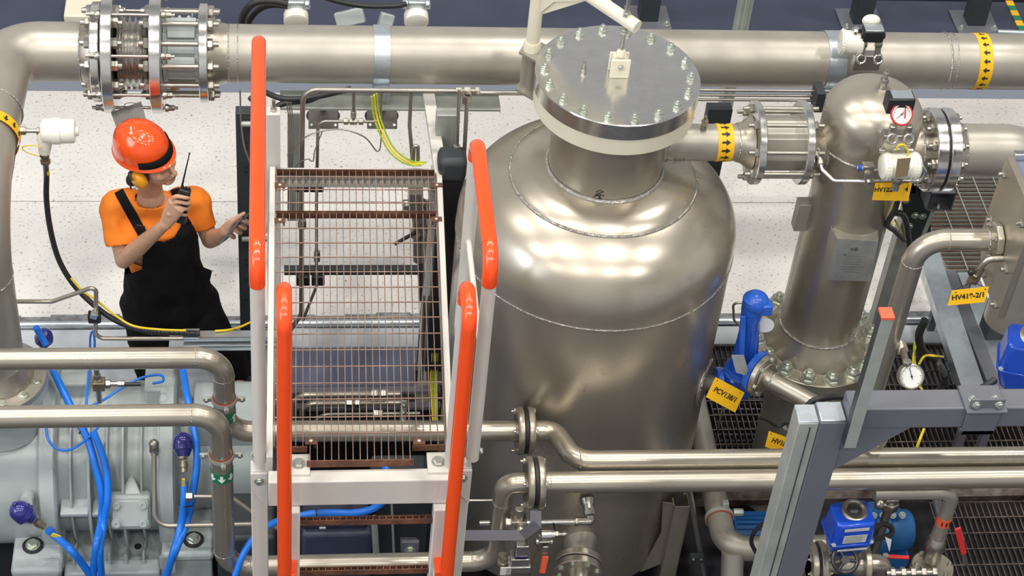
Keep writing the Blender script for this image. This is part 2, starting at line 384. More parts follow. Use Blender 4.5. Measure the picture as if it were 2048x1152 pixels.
for p,d in (((xe,MY,MZ),(1,0,0)),((XK-.010,MY-.46,MZ),(.04,1,0)),((XJ+.018,6.88,MZ),(.04,1,0)),((XJ,6.42,MZ-.42),(0,0,1))): weld(pe,p,d,MR,.004)
obj('weld_neck',B().lathe((XJ,6.42,.80),(0,0,1),[(0,.18),(.02,.17),(.07,.15),(.10,MR+.002)],56),STEELP,pe)
flange(pe,(XJ,6.42,.765),(0,0,1),.235,.04,.10,m=STEEL)
bolts(pe,(XJ,6.42,.805),(0,0,1),.20,12,.019,me=HEAD)
band(pe,(XJ+.028,6.90,MZ),(-.04,-1,0),MR+.0015,.06,18,.030,.034,label='yellow band with black arrows pointing towards the machine')
# ---- bellows joint
def mx(x): return px(x,108,MY)
C=lambda x:V((mx(x),MY,MZ))
ej=thing('bellows_joint','stainless bellows expansion joint with tie rods behind the orange helmet','joint',(mx(265),MY,MZ-.3))
obj('end_collar',B().lathe(C(165),(1,0,0),[(0,MR+.001),(.015,MR+.012),(mx(187)-mx(165),.165)],56),STEELP,ej)
def plate(parent,x0,x1,R,lugs=0,name='flange'):
    b=B(); d=mx(x1)-mx(x0); b.lathe(C(x0),(1,0,0),[(0,.12),(0,R-.004),(.004,R),(d-.004,R),(d,R-.004),(d,.12)],64)
    return obj(name,b,BRIGHT,parent)
plate(ej,187,205,.235); f1=plate(ej,210,232,.288); plate(ej,304,327,.288)
b=B(); x0=mx(234); x1=mx(303); prof=[]; n=6
for i in range(n*8+1):
    t=i/(n*8); prof.append((t*(x1-x0),.140+.020*(1-math.cos(t*n*2*PI))*.5*1.9))
obj('bellows',B().lathe((x0,MY,MZ),(1,0,0),prof,64,cap=False),BRIGHT,ej,sm=80)
for k_ in range(8):
    a=2*PI*(k_+.28)/8; e=V((0,math.cos(a),math.sin(a)))*.262
    p,q=C(192)+e,C(352)+e
    r=obj('tie_rod',B().cyl(p,q,.0075,10),SMALL,ej)
    for xx,s in ((208,-1),(329,1)):
        c=C(xx)+e; obj('nut',B().lathe(c,(s,0,0),[(0,.020),(.012,.020),(.022,.014)],16).hexn(c+V((s*.022,0,0)),(s,0,0),.015,.022).cyl(c+V((s*.044,0,0)),c+V((s*.06,0,0)),.0075,8),SMALL,r)
fs=thing('flanged_spool','flanged stainless joint with long studs right of the bellows','joint',(mx(365),MY,MZ-.25))
plate(fs,400,418,.235)
st=math.hypot(0,0)
for k_ in range(12):
    a=2*PI*(k_+.4)/12; e=V((0,math.cos(a),math.sin(a)))*.202
    obj('stud',B().cyl(C(328)+e,C(440)+e,.0125,12),SMALL,fs)
    inst('nut',NUTS,None,fs,C(418)+e,(1,0,0),.027,k_)
    inst('nut',NUTS,None,ej,C(303)+e,(-1,0,0),.027,k_)
    inst('nut',NUTS,None,ej,C(232)+e,(1,0,0),.026,k_*.5)
    inst('nut',NUTS,None,ej,C(187)+e,(-1,0,0),.026,k_*.5)
obj('weld_neck',B().lathe(C(418),(1,0,0),[(0,.17),(.02,.165),(.06,.145),(xa-mx(418),MR+.001)],56),STEELP,fs)
wv=thing('wafer_valve','pale grey valve body with bolted cover between the flanges of the top pipe','valve',(mx(365),MY,MZ-.14))
obj('body',B().lathe(C(328),(1,0,0),[(0,.135),(.02,.135),(.02,.125),(mx(400)-mx(328)-.02,.125),(mx(400)-mx(328)-.02,.135),(mx(400)-mx(328),.135)],40),CAST,wv)
for a0 in (-2.0,-2.55,-1.45,2.6):
    e=V((0,math.cos(a0+PI/2+1.0),math.sin(a0+PI/2+1.0)))
for dy in (-.135,):
    c=C(365); R=Matrix.Rotation(math.radians(-47),3,'X')
    for t in (-.075,.0,.075):
        obj('panel',B().box(c+R@V((0,-.128,t)),(.13,.016,.06),R),CAST,wv,bev=.004)
    obj('cover',B().box(c+R@V((0,-.07,.13)),(.14,.10,.03),R),CAST,wv,bev=.004)
    for t in (-.05,-.008,.034): obj('cover_screw',B().sphere(c+R@V((t,-.11,.148)),.009,10,6),CAST,wv)
    obj('lifting_eye',B().ring(c+R@V((.045,-.09,.165)),R@V((.6,.3,.2)),.012,.004,20,6),CAST,wv)
# ---- pipe straps
def strap(x0,x1,label,down):
    t=thing('pipe_strap',label,'clamp',(mx(x0),MY,MZ-.3)); w_=mx(x1)-mx(x0)
    obj('strap',B().lathe((mx(x0),MY,MZ),(1,0,0),[(0,MR+.001),(0,MR+.006),(w_,MR+.006),(w_,MR+.001)],64,cap=False),GALV,t)
    obj('foot',B().bb((mx(x0),MY-.165,MZ-.145),(mx(x1),MY-.10,MZ-.10)),GALV,t,bev=.003)
    obj('saddle',B().bb((mx(x0)+.004,MY-.13,MZ-.22),(mx(x1)-.004,MY+.13,MZ-.138)),GALVG,t,bev=.003)
    for i in (.28,.72): inst('bolt',HEAD,None,t,(mx(x0)+w_*i,MY-.15,MZ-.10),(0,-.3,1),.009)
    return t
strap(746,778,'galvanised strap round the top pipe above the platform',0)
strap(1647,1682,'pale galvanised strap round the top pipe beside the domed filter',0)
# ================================================================ VESSEL
TX,TY=1.446,6.56
vs=thing('pressure_vessel','tall stainless pressure vessel with domed top and bolted lid','vessel',(TX,TY,-.3))
T=V((TX,TY,0)); Z=V((0,0,1))
prof=[(-.30,.30),(-.30,.60),(-.285,.635),(-.26,.64),(1.555,.64)]
obj('shell',B().lathe(T,Z,prof,120),VESSEL,vs)
prof=[(1.575,.64)]
H0=.42
for i in range(1,27):
    a=i/26*PI/2; r=.64*math.cos(a)**.78; z=1.59+H0*math.sin(a)**1.0
    prof.append((z,r))
prof=[(1.559,.641),(1.60,.642)]
for i in range(1,29):
    th=i/28*PI/2; n_=2.35
    r=.642*(math.cos(th))**(2/n_); z=1.60+.375*(math.sin(th))**(2/n_)
    if r<.2: break
    prof.append((z,r))
obj('dome',B().lathe(T,Z,prof,120,cap=False),VESSEL,vs,sm=60)
obj('weld_seam',B().ring(T+V((0,0,1.557)),Z,.641,.004,120,6),WELD,vs)
def domez(r): 
    n_=2.35; return 1.60+.375*(1-(r/.642)**n_)**(1/n_)
pf=[(domez(.42),.425),(domez(.41)+.014,.41),(domez(.33)+.016,.33),(domez(.25)+.014,.25)]
obj('reinforcing_pad',B().lathe(T,Z,pf,96,cap=False),VESSEL,vs,sm=60)
weld(vs,T+V((0,0,domez(.42)+.004)),Z,.422,.006,96)
obj('neck',B().lathe(T,Z,[(domez(.26),.255),(2.32,.255)],80),STEELP,vs)
weld(vs,T+V((0,0,domez(.26)+.016)),Z,.262,.009,80)
obj('flange',B().lathe(T,Z,[(2.305,.26),(2.305,.348),(2.31,.352),(2.383,.352),(2.387,.348),(2.387,.26)],96),CREAM,vs)
obj('lid',B().lathe(T,Z,[(2.389,.20),(2.389,.352),(2.393,.357),(2.466,.357),(2.470,.353),(2.470,.0)],96,cap=False),BRIGHT,vs)
LZ=2.470
for c in circ(T+V((0,0,LZ)),Z,.315,18,.25): inst('bolt',NUT,None,vs,c,Z,.0185,random.random(),label=None)
fit=obj('vent_plug',B().hexn(T+V((-.148,.012,LZ)),Z,.014,.02).cyl(T+V((-.148,.012,LZ+.02)),T+V((-.148,.012,LZ+.05)),.008,12),SMALL,vs,label='small rusty plug on the lid')
# lifting lug with clevis
lg=thing('lifting_clevis','cream lifting clevis bolted at the centre of the round lid','bracket',T+V((0,0,LZ)))
for s in (-1,1):
    obj('cheek',B().bb((TX-.042,TY+s*.027-.006,LZ),(TX+.042,TY+s*.027+.006,LZ+.095)),CREAM,lg,bev=.004)
obj('eye',B().lathe((TX,TY-.016,LZ+.075),(0,1,0),[(0,.034),(.032,.034)],24),CREAM,lg)
obj('pin',B().hexn((TX,TY-.035,LZ+.06),(0,-1,0),.013,.01).cyl((TX,TY-.033,LZ+.06),(TX,TY+.05,LZ+.06),.008,12),ZINC,lg)
rod=thing('threaded_rod','threaded hanger rod between the lid clevis and the cream arm','rod',(TX,TY,LZ+.10))
obj('rod',B().cyl((TX,TY,LZ+.10),(TX,TY,LZ+.62),.0085,12),SMALL,rod)
obj('lower_nut',B().lathe((TX,TY,LZ+.10),Z,[(0,.022),(.02,.02),(.03,.012)],16),CREAM,rod)
# davit arm
hz=LZ+.27
dv=thing('davit_arm','cream painted davit arm swung over the vessel lid','davit arm',(1.115,6.90,2.12))
Dp=V((1.118,6.90,0)); tip=V((TX+.045,TY-.035,hz)); 
arm=fillet([Dp+V((0,0,2.40)),Dp+V((0,0,hz+.05)),Dp+(tip-Dp).normalized()*.05+V((0,0,hz-Dp.z+.05-.05+0)) if 0 else Dp+V((0,0,hz+.05)),tip],.12,10)
arm=fillet([Dp+V((0,0,2.36)),V((Dp.x,Dp.y,hz+.06)),V((tip.x,tip.y,hz))],.13,10)
obj('arm',B().tube(arm,.030,24),CREAM,dv)
a0=V((Dp.x,Dp.y,2.52)); a1=V((Dp.x,Dp.y,hz))+(V((tip.x,tip.y,hz))-V((Dp.x,Dp.y,hz)))*.5
nrm=(a1-a0).cross(Z).normalized()*.006
obj('gusset',B().prism([a0-nrm,V((Dp.x,Dp.y,2.60))-nrm,a1+V((0,0,.0))-nrm+V((0,0,0)),a1+V((-.08,.08,-.01))-nrm],nrm*2),CREAM,dv)
obj('socket',B().lathe(V((Dp.x,Dp.y,2.34)),Z,[(0,.04),(.03,.04),(.05,.034)],24),CREAM,dv)
obj('bearing_tube',B().cyl(V((Dp.x,Dp.y,2.13)),V((Dp.x,Dp.y,2.33)),.040,28),STEEL,dv)
for z in (2.335,2.13):
    obj('bracket_plate',B().prism([V((Dp.x-.06,Dp.y-.02,z)),V((Dp.x-.02,Dp.y+.06,z)),V((Dp.x+.05,Dp.y+.05,z)),V((Dp.x+.24,Dp.y-.12,z)),V((Dp.x+.12,Dp.y-.2,z))],(0,0,.012)),STEEL,dv)
for z in (LZ+.24,LZ+.30):
    obj('lock_nut',B().hexn((TX,TY,hz+.030 if z>LZ+.25 else hz-.055),Z,.018,.02),ZINC,dv)
# marker strokes on the neck
mk_=B(); cx,cy=1198,388
def nk(x,y):
    r=ray(x,y); # hit the neck cylinder
    a=r.x**2+r.y**2; b_=-2*(r.x*TX+r.y*TY); c_=TX*TX+TY*TY-.2565**2; t=(-b_-math.sqrt(max(0,b_*b_-4*a*c_)))/(2*a); return r*t+V((0,0,CH))
for st_ in ([(1192,384),(1200,381),(1207,384),(1198,387),(1190,390),(1200,390),(1208,392)],[(1187,394),(1195,391),(1203,398)],[(1200,391),(1196,400)]):
    mk_.tube([nk(*q) for q in st_],.0018,6)
obj('marker_stroke',mk_,INK,vs)
# PCV nozzle pad on the shell
pc=py(1386,757,6.30); n1=V((pc.x-TX,pc.y-TY,0)).normalized(); base=T+n1*.632+V((0,0,pc.z))
obj('nozzle_pad',B().lathe(base,n1,[(0,.115),(.014,.115),(.018,.11)],40),VESSEL,vs)
weld(vs,base+n1*.012,n1,.115,.005,40)
# ================================================================ INLET PIPE + SPOOL
IZ=2.096
ip=thing('inlet_pipe','short stainless pipe from the vessel neck with yellow arrow band','pipe',(1.85,TY,IZ-.085))
obj('pipe_run',B().lathe((TX+.24,TY,IZ),(1,0,0),[(0,.083),(2.05-TX-.24,.083)],48),STEEL,ip)
obj('weld_neck',B().lathe((2.02,TY,IZ),(1,0,0),[(0,.084),(.03,.095),(.066,.125)],48),STEELP,ip)
weld(ip,(2.025,TY,IZ),(1,0,0),.085,.004); weld(ip,(TX+.262,TY,IZ),(1,0,0),.083,.006)
band(ip,(1.925,TY,IZ),(1,0,0),.083,.072,14,.028,.040,label='yellow band with black arrows pointing right')
obj('tapping',B().cyl((px(1412,240,6.54),6.55,IZ+.08),(px(1412,240,6.54),6.55,IZ+.11),.014,14).hexn((px(1412,240,6.54),6.55,IZ+.11),Z,.016,.025).cyl((px(1412,240,6.54),6.55,IZ+.13),(px(1412,240,6.54),6.55,IZ+.155),.007,10),SMALL,ip)
b=B()
for st_ in ([(1352,316),(1348,320),(1354,322),(1347,326)],[(1357,324),(1359,317),(1362,324)],[(1369,317),(1365,320),(1368,324)]):
    b.tube([py(x,y,TY-.0835+.03*((322-y)*-.02))for x,y in st_],.0012,5)
obj('marker_stroke',b,INK,ip)
sp=thing('wafer_spool','flanged check valve with four long visible studs left of the domed filter','valve',(2.2,TY,IZ-.19))
flange(sp,(2.088,TY,IZ),(1,0,0),.187,.034,.05); flange(sp,(2.302,TY,IZ),(1,0,0),.187,.036,.05)
obj('body',B().lathe((2.12,TY,IZ),(1,0,0),[(0,.125),(.185,.125)],8),STEEL,sp)
for i in range(8):
    a=2*PI*(i+.5)/8; e=V((0,math.cos(a),math.sin(a)))*.158; c=V((2.045,TY,IZ))+e
    obj('stud',B().cyl(c,c+V((.34,0,0)),.0095,12),SMALL,sp)
    inst('nut',NUTS,None,sp,V((2.088,TY,IZ))+e,(-1,0,0),.02,i); inst('nut',NUTS,None,sp,V((2.338,TY,IZ))+e,(1,0,0),.02,i)
# ================================================================ FILTER
FX,FY=2.616,6.56; Fp=V((FX,FY,0))
fv=thing('filter_vessel','domed stainless filter vessel on a big bolted flange','vessel',(FX,FY,0))
pr=[(2.125,.218),(2.25,.220)]
for i in range(1,18):
    th=i/17*PI/2; pr.append((2.25+.155*math.sin(th)**.9,max(.220*math.cos(th)**.82,0.0)))
obj('dome',B().lathe(Fp,Z,pr,80,cap=False),VESSEL,fv,sm=60)
obj('body',B().lathe(Fp,Z,[(.96,.192),(1.80,.192),(1.95,.205),(2.12,.216)],80),STEELP,fv,sm=60)
weld(fv,Fp+V((0,0,2.123)),Z,.218,.005,64)
obj('weld_neck',B().lathe(Fp,Z,[(.865,.255),(.88,.25),(.93,.215),(.975,.194)],72),STEELP,fv,sm=60)
weld(fv,Fp+V((0,0,.985)),Z,.193,.006,64)
flange(fv,Fp+V((0,0,.80)),Z,.335,.066,.15,m=STEELP,seg=88)
flange(fv,Fp+V((0,0,.72)),Z,.335,.072,.15,m=STEELP,seg=88)
for c in circ(Fp+V((0,0,.866)),Z,.292,16,.2): inst('bolt',NUT,None,fv,c,Z,.034,random.random())
for c in circ(Fp+V((0,0,.72)),Z,.292,16,.2): inst('bolt',NUTS,None,fv,c,(0,0,-1),.028)
obj('lower_body',B().lathe(Fp,Z,[(-.3,.17),(.66,.17),(.72,.2)],56),STEEL,fv)
q=py(1765,165,FY-.02)
obj('vent_fitting',B().lathe((FX+.012,FY,2.398),Z,[(0,.036),(.006,.036),(.010,.018),(.03,.018)],24).hexn((FX+.012,FY,2.428),Z,.02,.03).cyl((FX+.012,FY,2.455),(FX+.012,FY,2.48),.012,14).hexn((FX+.012,FY,2.475),Z,.015,.018).cyl((FX+.012,FY,2.49),(FX+.012,FY,2.505),.006,10),SMALL,fv)
# left nozzle and right nozzle
obj('left_nozzle',B().lathe((2.352,FY,IZ-.02),(1,0,0),[(0,.12),(.03,.105),(.06,.10),(.2,.10)],48),STEELP,fv)
obj('nozzle_pad',B().sphere((FX-.075,FY,1.99),.16,32,16,sc=(.95,.95,1.0)),STEELP,fv,sm=70)
obj('weld_bead',B().ring((2.425,FY,IZ-.02),(1,0,0),.102,.007,48,6),WELD,fv)
rz=2.06
obj('right_nozzle',B().lathe((FX+.12,FY,rz),(1,0,0),[(0,.125),(.15,.125),(.17,.12),(.20,.125),(.25,.145),(.27,.15)],48),STEELP,fv)
obj('weld_bead',B().ring((FX+.245,FY,rz),(1,0,0),.124,.006,48,6),WELD,fv)
flange(fv,(2.90,FY,rz),(1,0,0),.190,.052,.08)
obj('gasket',B().lathe((2.952,FY,rz),(1,0,0),[(0,.18),(.010,.18)],56),BLACK,fv)
for i in range(12):
    a=2*PI*(i+.5)/12; e=V((0,math.cos(a),math.sin(a)))*.158
    inst('bolt',NUTS,None,fv,V((2.90,FY,rz))+e,(-1,0,0),.022,i)
ep=thing('outlet_elbow','thick dull stainless elbow leaving the filter towards the right edge','pipe',(3.3,FY,1.4))
flange(ep,(2.963,FY,rz),(1,0,0),.190,.05,.08)
for i in range(12):
    a=2*PI*(i+.5)/12; e=V((0,math.cos(a),math.sin(a)))*.158
    inst('nut',NUTS,None,ep,V((3.013,FY,rz))+e,(1,0,0),.02,i)
obj('weld_neck',B().lathe((3.013,FY,rz),(1,0,0),[(0,.15),(.03,.135),(.05,.122)],48),STEELP,ep)
obj('bend',B().tube(fillet([(3.05,FY,rz),(3.46,FY,rz),(3.46,FY-.22,1.55),(3.46,FY-.22,1.2)],.36,14),.120,56),STEEL,ep)
weld(ep,(3.06,FY,rz),(1,0,0),.121,.005)
# body details
for a,bx in (((1597,395),(1612,455)),):
    c=py(1606,425,FY); obj('support_lug',B().bb((c.x-.035,FY-.03,c.z-.09),(c.x+.06,FY+.03,c.z+.07)),STEEL,fv,bev=.002)
# nameplate box standing off the body
a=[py(1675,480,FY-.225),py(1757,484,FY-.225),py(1741,563,FY-.21),py(1654,560,FY-.21)]
npz=thing('nameplate','engraved steel nameplate on its bracket on the filter body','nameplate',(a[0]+a[2])/2)
obj('plate',B().prism(a,(0,.006,-.001)),GALV,npz)
obj('bracket',B().prism([a[0]+V((-.02,.07,.02)),a[0]+V((0,.003,0)),a[3]+V((0,.003,0)),a[3]+V((-.02,.08,-.01))],(.004,.002,0)).prism([a[0]+V((-.01,.07,.012)),a[0]+V((0,.004,0)),a[1]+V((0,.004,0)),a[1]+V((.01,.07,.012))],(0,.0,.004)),STEEL,npz)
r_=(a[1]-a[0]).normalized(); u_=(a[0]-a[3]).normalized(); c_=(a[0]+a[1]+a[2]+a[3])/4-V((0,.002,0))
b=B()
def rect(b,c,w_,h_): b.add([c-r_*w_/2-u_*h_/2,c+r_*w_/2-u_*h_/2,c+r_*w_/2+u_*h_/2,c-r_*w_/2+u_*h_/2],[(0,1,2,3)])
rect(b,c_+u_*.075-r_*.015,.03,.014); rect(b,c_+u_*.078-r_*.0,.012,.02)
for k_ in range(7): rect(b,c_+u_*(.03-.017*k_)+r_*random.uniform(-.01,.01),.09+random.uniform(-.03,.03),.0022)
rect(b,c_+u_*.04-r_*.05,.012,.012)
obj('engraving',b,INKG,npz)
# ================================================================ PROCESS PIPES
R5=.0475
def run(name,label,pts,r,m,bend=.12,loc=None,seg=32,group=None,sub='pipe_run'):
    t=thing(name,label,'pipe',loc or V(pts[0]),group)
    P=fillet(pts,bend,9); obj(sub,B().tube(P,r,seg),m,t); t['_']=0; del t['_']; return t
xA=px(448,780,5.92); zA=py(200,717,5.92).z; zA2=py(700,866,5.9).z
pa=thing('process_pipe','upper horizontal pipe at the left, dropping behind the platform to a flange pair','pipe',(-1,5.92,zA-.05))
obj('pipe_run',B().tube(fillet([(-3.2,5.92,zA),(xA,5.92,zA),(xA,5.92,zA2),(px(1045,860,5.9),5.9,zA2)],.115,10),R5,36),STEELP,pa)
YB=5.58; zB=py(200,832,YB).z; xB=px(444,950,YB); zB2=py(700,1128,YB).z; zB3=py(1100,972,YB-.02).z; xB2=px(1000,1050,YB)
pb=thing('process_pipe','lower horizontal pipe at the left, dipping under the ladder and rising beside it','pipe',(-1,YB,zB2-.05))
obj('pipe_run',B().tube(fillet([(-3.2,YB,zB),(xB,YB,zB),(xB,YB,zB2),(xB2,YB,zB2),(xB2,YB,zB3),(px(1060,970,YB),YB,zB3)],.115,10),R5,36),STEELP,pb)
for t,p,d in ((pa,(xA-.115,5.92,zA),(1,0,0)),(pa,(xA,5.92,zA-.115),(0,0,1)),(pb,(xB-.115,YB,zB),(1,0,0)),(pb,(xB,YB,zB2+.115),(0,0,1)),(pb,(xB+.115,YB,zB2),(1,0,0)),(pb,(xB2-.115,YB,zB2),(1,0,0)),(pb,(xB2,YB,zB3-.115),(0,0,1))): weld(t,p,d,R5,.0018,36)
band(pa,(xA,5.92,py(455,838,5.92).z),(0,0,1),R5,.075,5,.045,.05,m=GREENB,am=WPRINT,ph=.3,label='green band with white arrows pointing up')
band(pb,(xB,YB,py(445,952,YB).z),(0,0,1),R5,.06,7,.036,.044,m=GREENB,am=WPRINT,rev=True,ph=.5,label='green band with white arrows pointing down')
zL=.97; xa1=px(1070,860,5.9)
pc_=thing('process_pipe','upper long right pipe with an S-bend in front of the vessel','pipe',(2.3,5.67,zL-.05))
obj('pipe_run',B().tube(fillet([(xa1-.02,5.9,zA2),(px(1112,900,5.8),5.9,zA2),(px(1112,900,5.8)+.07,5.685,zL-.0),(5.2,5.66,zL)],.105,10),R5,36),STEELP,pc_)
xb1=px(1085,972,YB)
pd_=thing('process_pipe','lower long right pipe starting at the flange pair beside the ladder','pipe',(2.3,YB,zB3-.05))
obj('pipe_run',B().lathe((xb1-.02,YB,zB3),V((1,-.005,0)),[(0,R5+.002),(4.1,R5+.002)],36),STEELP,pd_)
weld(pc_,(xa1+.05,5.9,zA2),(1,0,0),R5,.0018,36); weld(pd_,(xb1+.03,YB,zB3),(1,0,0),R5+.001,.0018,36)
weld(pc_,(px(1158,926,5.68),5.684,zL),(1,0,0),R5,.0018,36)
def fpair(tl,tr,x,y,z,R,lab):
    c=V((x,y,z))
    def fl_(t,s):
        b=B().lathe(c+V((s*.006,0,0)),(s,0,0),[(0,.05),(0,R-.012),(.006,R-.002),(.020,R),(.032,R-.006),(.036,R-.02),(.034,R-.035),(.03,R5+.004)],56,cap=False)
        obj('flange',b,STEELP,t)
    fl_(tl,-1); fl_(tr,1)
    obj('gasket',B().lathe(c-V((.006,0,0)),(1,0,0),[(0,R-.006),(.012,R-.006)],48),BLACK,tl)
    for i,e in enumerate(circ((0,0,0),(1,0,0),R*.80,4,.5)):
        inst('nut',NUTS,None,tl,c+e+V((-.038,0,0)),(-1,0,0),.014,i); inst('bolt',HEAD,None,tr,c+e+V((.038,0,0)),(1,0,0),.013,i)
fpair(pa,pc_,px(1050,860,5.9),5.9,zA2,.112,'')
fpair(pb,pd_,px(1068,972,YB),YB,zB3,.12,'')
def ushape(lab,x,y,z):
    t=thing('pipe_clamp',lab,'clamp',(x,y,z))
    obj('rubber_liner',B().lathe((x,y,z),Z,[(0,R5+.0012),(0,R5+.005),(.026,R5+.005),(.026,R5+.0012)],40,cap=False),REDR,t)
    obj('steel_band',B().lathe((x,y,z+.003),Z,[(0,R5+.0055),(0,R5+.008),(.02,R5+.008),(.02,R5+.0055)],40,cap=False),GALVG,t)
    for s in (-1,1):
        obj('ear',B().box((x+s*(R5+.026),y,z+.013),(.036,.012,.024)),GALVG,t,bev=.002)
        inst('bolt',HEAD,None,t,(x+s*(R5+.03),y-.006,z+.013),(0,-1,0),.010)
    obj('stem',B().hexn((x+.01,y-.055,z+.01),(0,-1,.0),.012,.02).cyl((x+.01,y+.05,z+.013),(x+.01,y+.13,z+.013),.007,10),GALVG,t)
    return t
ushape('red-lined clamp on the vertical pipe above the green up-arrow band',xA,5.92,py(447,796,5.92).z-.02)
ushape('red-lined clamp on the vertical pipe above the green down-arrow band',xB,YB,py(441,908,YB).z-.02)
# ================================================================ PLATFORM
ZP=1.62
def gx(f,y): # grating edge lines, slightly fanned
    t=(y-5.17)/(6.93-5.17); a=-.021+t*.012; b=.662+t*.063; return a+(b-a)*f
for nm,lab,y0,y1 in (('walkway_grating','long rusty grating panel forming the walkway between the orange rails',5.17,6.625),('walkway_grating','short rusty grating panel at the far end of the walkway',6.64,6.93)):
    g=thing(nm,lab,'grating',(.33,(y0+y1)/2,ZP-.03))
    n=24; L=y1-y0
    for i in range(n+1):
        ya=y0 if (y0>6 or 4<i<20) else y0+.04
        if y0<6 and 4<i<20: ya=y0-.035
        obj('bearing_bar',B().bar((gx(i/n,ya),ya,ZP-.0125),(gx(i/n,y1),y1,ZP-.0125),.003,.025),RUSTL,g)
    ys=[6.522,6.424,6.329,6.234,6.135,6.04,5.946,5.847,5.751,5.654,5.558,5.467,5.367,5.278] if y0<6 else [6.88,6.79,6.697]
    for y in ys: obj('cross_rod',B().cyl((gx(0,y),y,ZP),(gx(1,y),y,ZP),.0032,6),RUSTL,g)
    obj('edge_bar',B().bb((gx(0,y1),y1,ZP-.032),(gx(1,y1),y1+.004,ZP+.002)),RUST,g)
    if y0>6: obj('edge_bar',B().bb((gx(0,y0),y0-.004,ZP-.032),(gx(1,y0),y0,ZP+.002)),RUST,g)
    else:
        obj('nosing',B().bb((gx(4.5/n,y0),y0-.042,ZP-.036),(gx(19.5/n,y0),y0-.036,ZP+.001)),RUST,g)
        obj('edge_bar',B().bb((gx(0,y0),y0+.034,ZP-.03),(gx(4.6/n,y0),y0+.040,ZP+.001)),RUST,g)
        obj('edge_bar',B().bb((gx(19.4/n,y0),y0+.034,ZP-.03),(gx(1,y0),y0+.040,ZP+.001)),RUST,g)
for x,y,lab in ((560,372,'left end of the short panel'),(874,372,'right end of the short panel'),(560,442,'left corner behind the long panel'),(873,440,'right corner behind the long panel'),(622,884,'left front corner of the long panel'),(838,884,'right front corner of the long panel')):
    p=pz(x,y,ZP); t=thing('grating_clip','rusty saddle clip with screw at the '+lab,'clip',p)
    obj('saddle',B().box(p+V((0,0,.004)),(.050,.034,.005)).box(p+V((-.018,0,-.008)),(.006,.028,.022)).box(p+V((.018,0,-.008)),(.006,.028,.022)),RUST,t,bev=.002)
    obj('screw',B().lathe(p+V((0,0,.006)),Z,[(0,.009),(.005,.008),(.007,.004)],12),ZINC,t)
pl=thing('platform_frame','warm white steel frame carrying the grated walkway','platform',(.33,6,-.6))
obj('side_beam',B().bar((gx(0,5.15)-.018,5.15,ZP-.045),(gx(0,6.95)-.018,6.95,ZP-.045),.026,.10),WHITE,pl,bev=.003)
obj('side_beam',B().bar((gx(1,5.15)+.020,5.15,ZP-.045),(gx(1,6.95)+.022,6.95,ZP-.045),.026,.10),WHITE,pl,bev=.003)
obj('front_beam',B().bb((-.045,5.06,ZP-.19),(.70,5.125,ZP-.045)),WHITE,pl,bev=.006)
obj('rear_beam',B().bb((-.02,6.945,ZP-.12),(.76,6.99,ZP-.035)),WHITE,pl,bev=.004)
for x in (597,876):
    p=pz(x,912,ZP-.03); 
    obj('corner_plate',B().bb((p.x-.045,5.09,ZP-.055),(p.x+.045,5.20,ZP-.033)),WHITE,pl,bev=.003)
    inst('bolt',HEAD,None,pl,(p.x,5.145,ZP-.033),Z,.021)
for x0,x1 in ((-.115,-.048),(.705,.775)):
    obj('leg',B().bb((x0,5.17,-.65),(x1,5.23,ZP-.10)),WHITE,pl,bev=.004)
    obj('gusset',B().prism([(x0,5.165,ZP-.10),(x1,5.165,ZP-.10),(x1,5.165,ZP-.30),(x0,5.165,ZP-.20)],(0,-.012,0)),WHITE,pl)
    inst('bolt',HEAD,None,pl,((x0+x1)/2,5.15,ZP-.14),(0,-1,0),.014)
# rear support posts
for x0,x1,nm in ((-.055,.01,0),(.715,.78,1)):
    obj('leg',B().bb((x0,6.96,-.0),(x1,7.02,ZP+.30 if nm==0 else ZP-.04)),WHITE,pl,bev=.004)
obj('head_bolt',B().hexn((-.02,6.99,ZP+.30),Z,.016,.012).cyl((-.02,6.99,ZP+.312),(-.02,6.99,ZP+.36),.009,10),SMALL,pl)
p,q=pz(857,190,ZP+.05),pz(882,350,ZP-.01)
obj('brace',B().bar(p,q,.058,.04),WHITE,pl,bev=.004)
# small bracket plates and bolts at the rail feet
# ---- ladder
ld=thing('ladder','steep white ladder with brown grating treads below the walkway','ladder',(.33,5.09,-.6))
xl0,xl1=px(600,1000,5.09),px(866,1000,5.09)
for a,b in ((xl0-.085,xl0),(xl1,xl1+.085)):
    obj('stringer',B().bb((a,5.03,-.6),(b,5.10,ZP-.195)),WHITE,ld,bev=.006)
for i_,y in enumerate((1040,1140,1240)):
    z=py(730,y,5.06).z
    t=obj('tread',B().bb((xl0,5.05,z-.018),(xl1,5.056,z+.010)).bb((xl0,5.074,z-.018),(xl1,5.078,z+.006)).bb((xl0,5.056,z-.018),(xl1,5.076,z-.014)),RUST,ld)
    b=B()
    for i in range(1,20): x=xl0+(xl1-xl0)*i/20; b.bb((x-.0015,5.056,z-.014),(x+.0015,5.076,z+.003))
    obj('tread_grid',b,RUSTL,t)
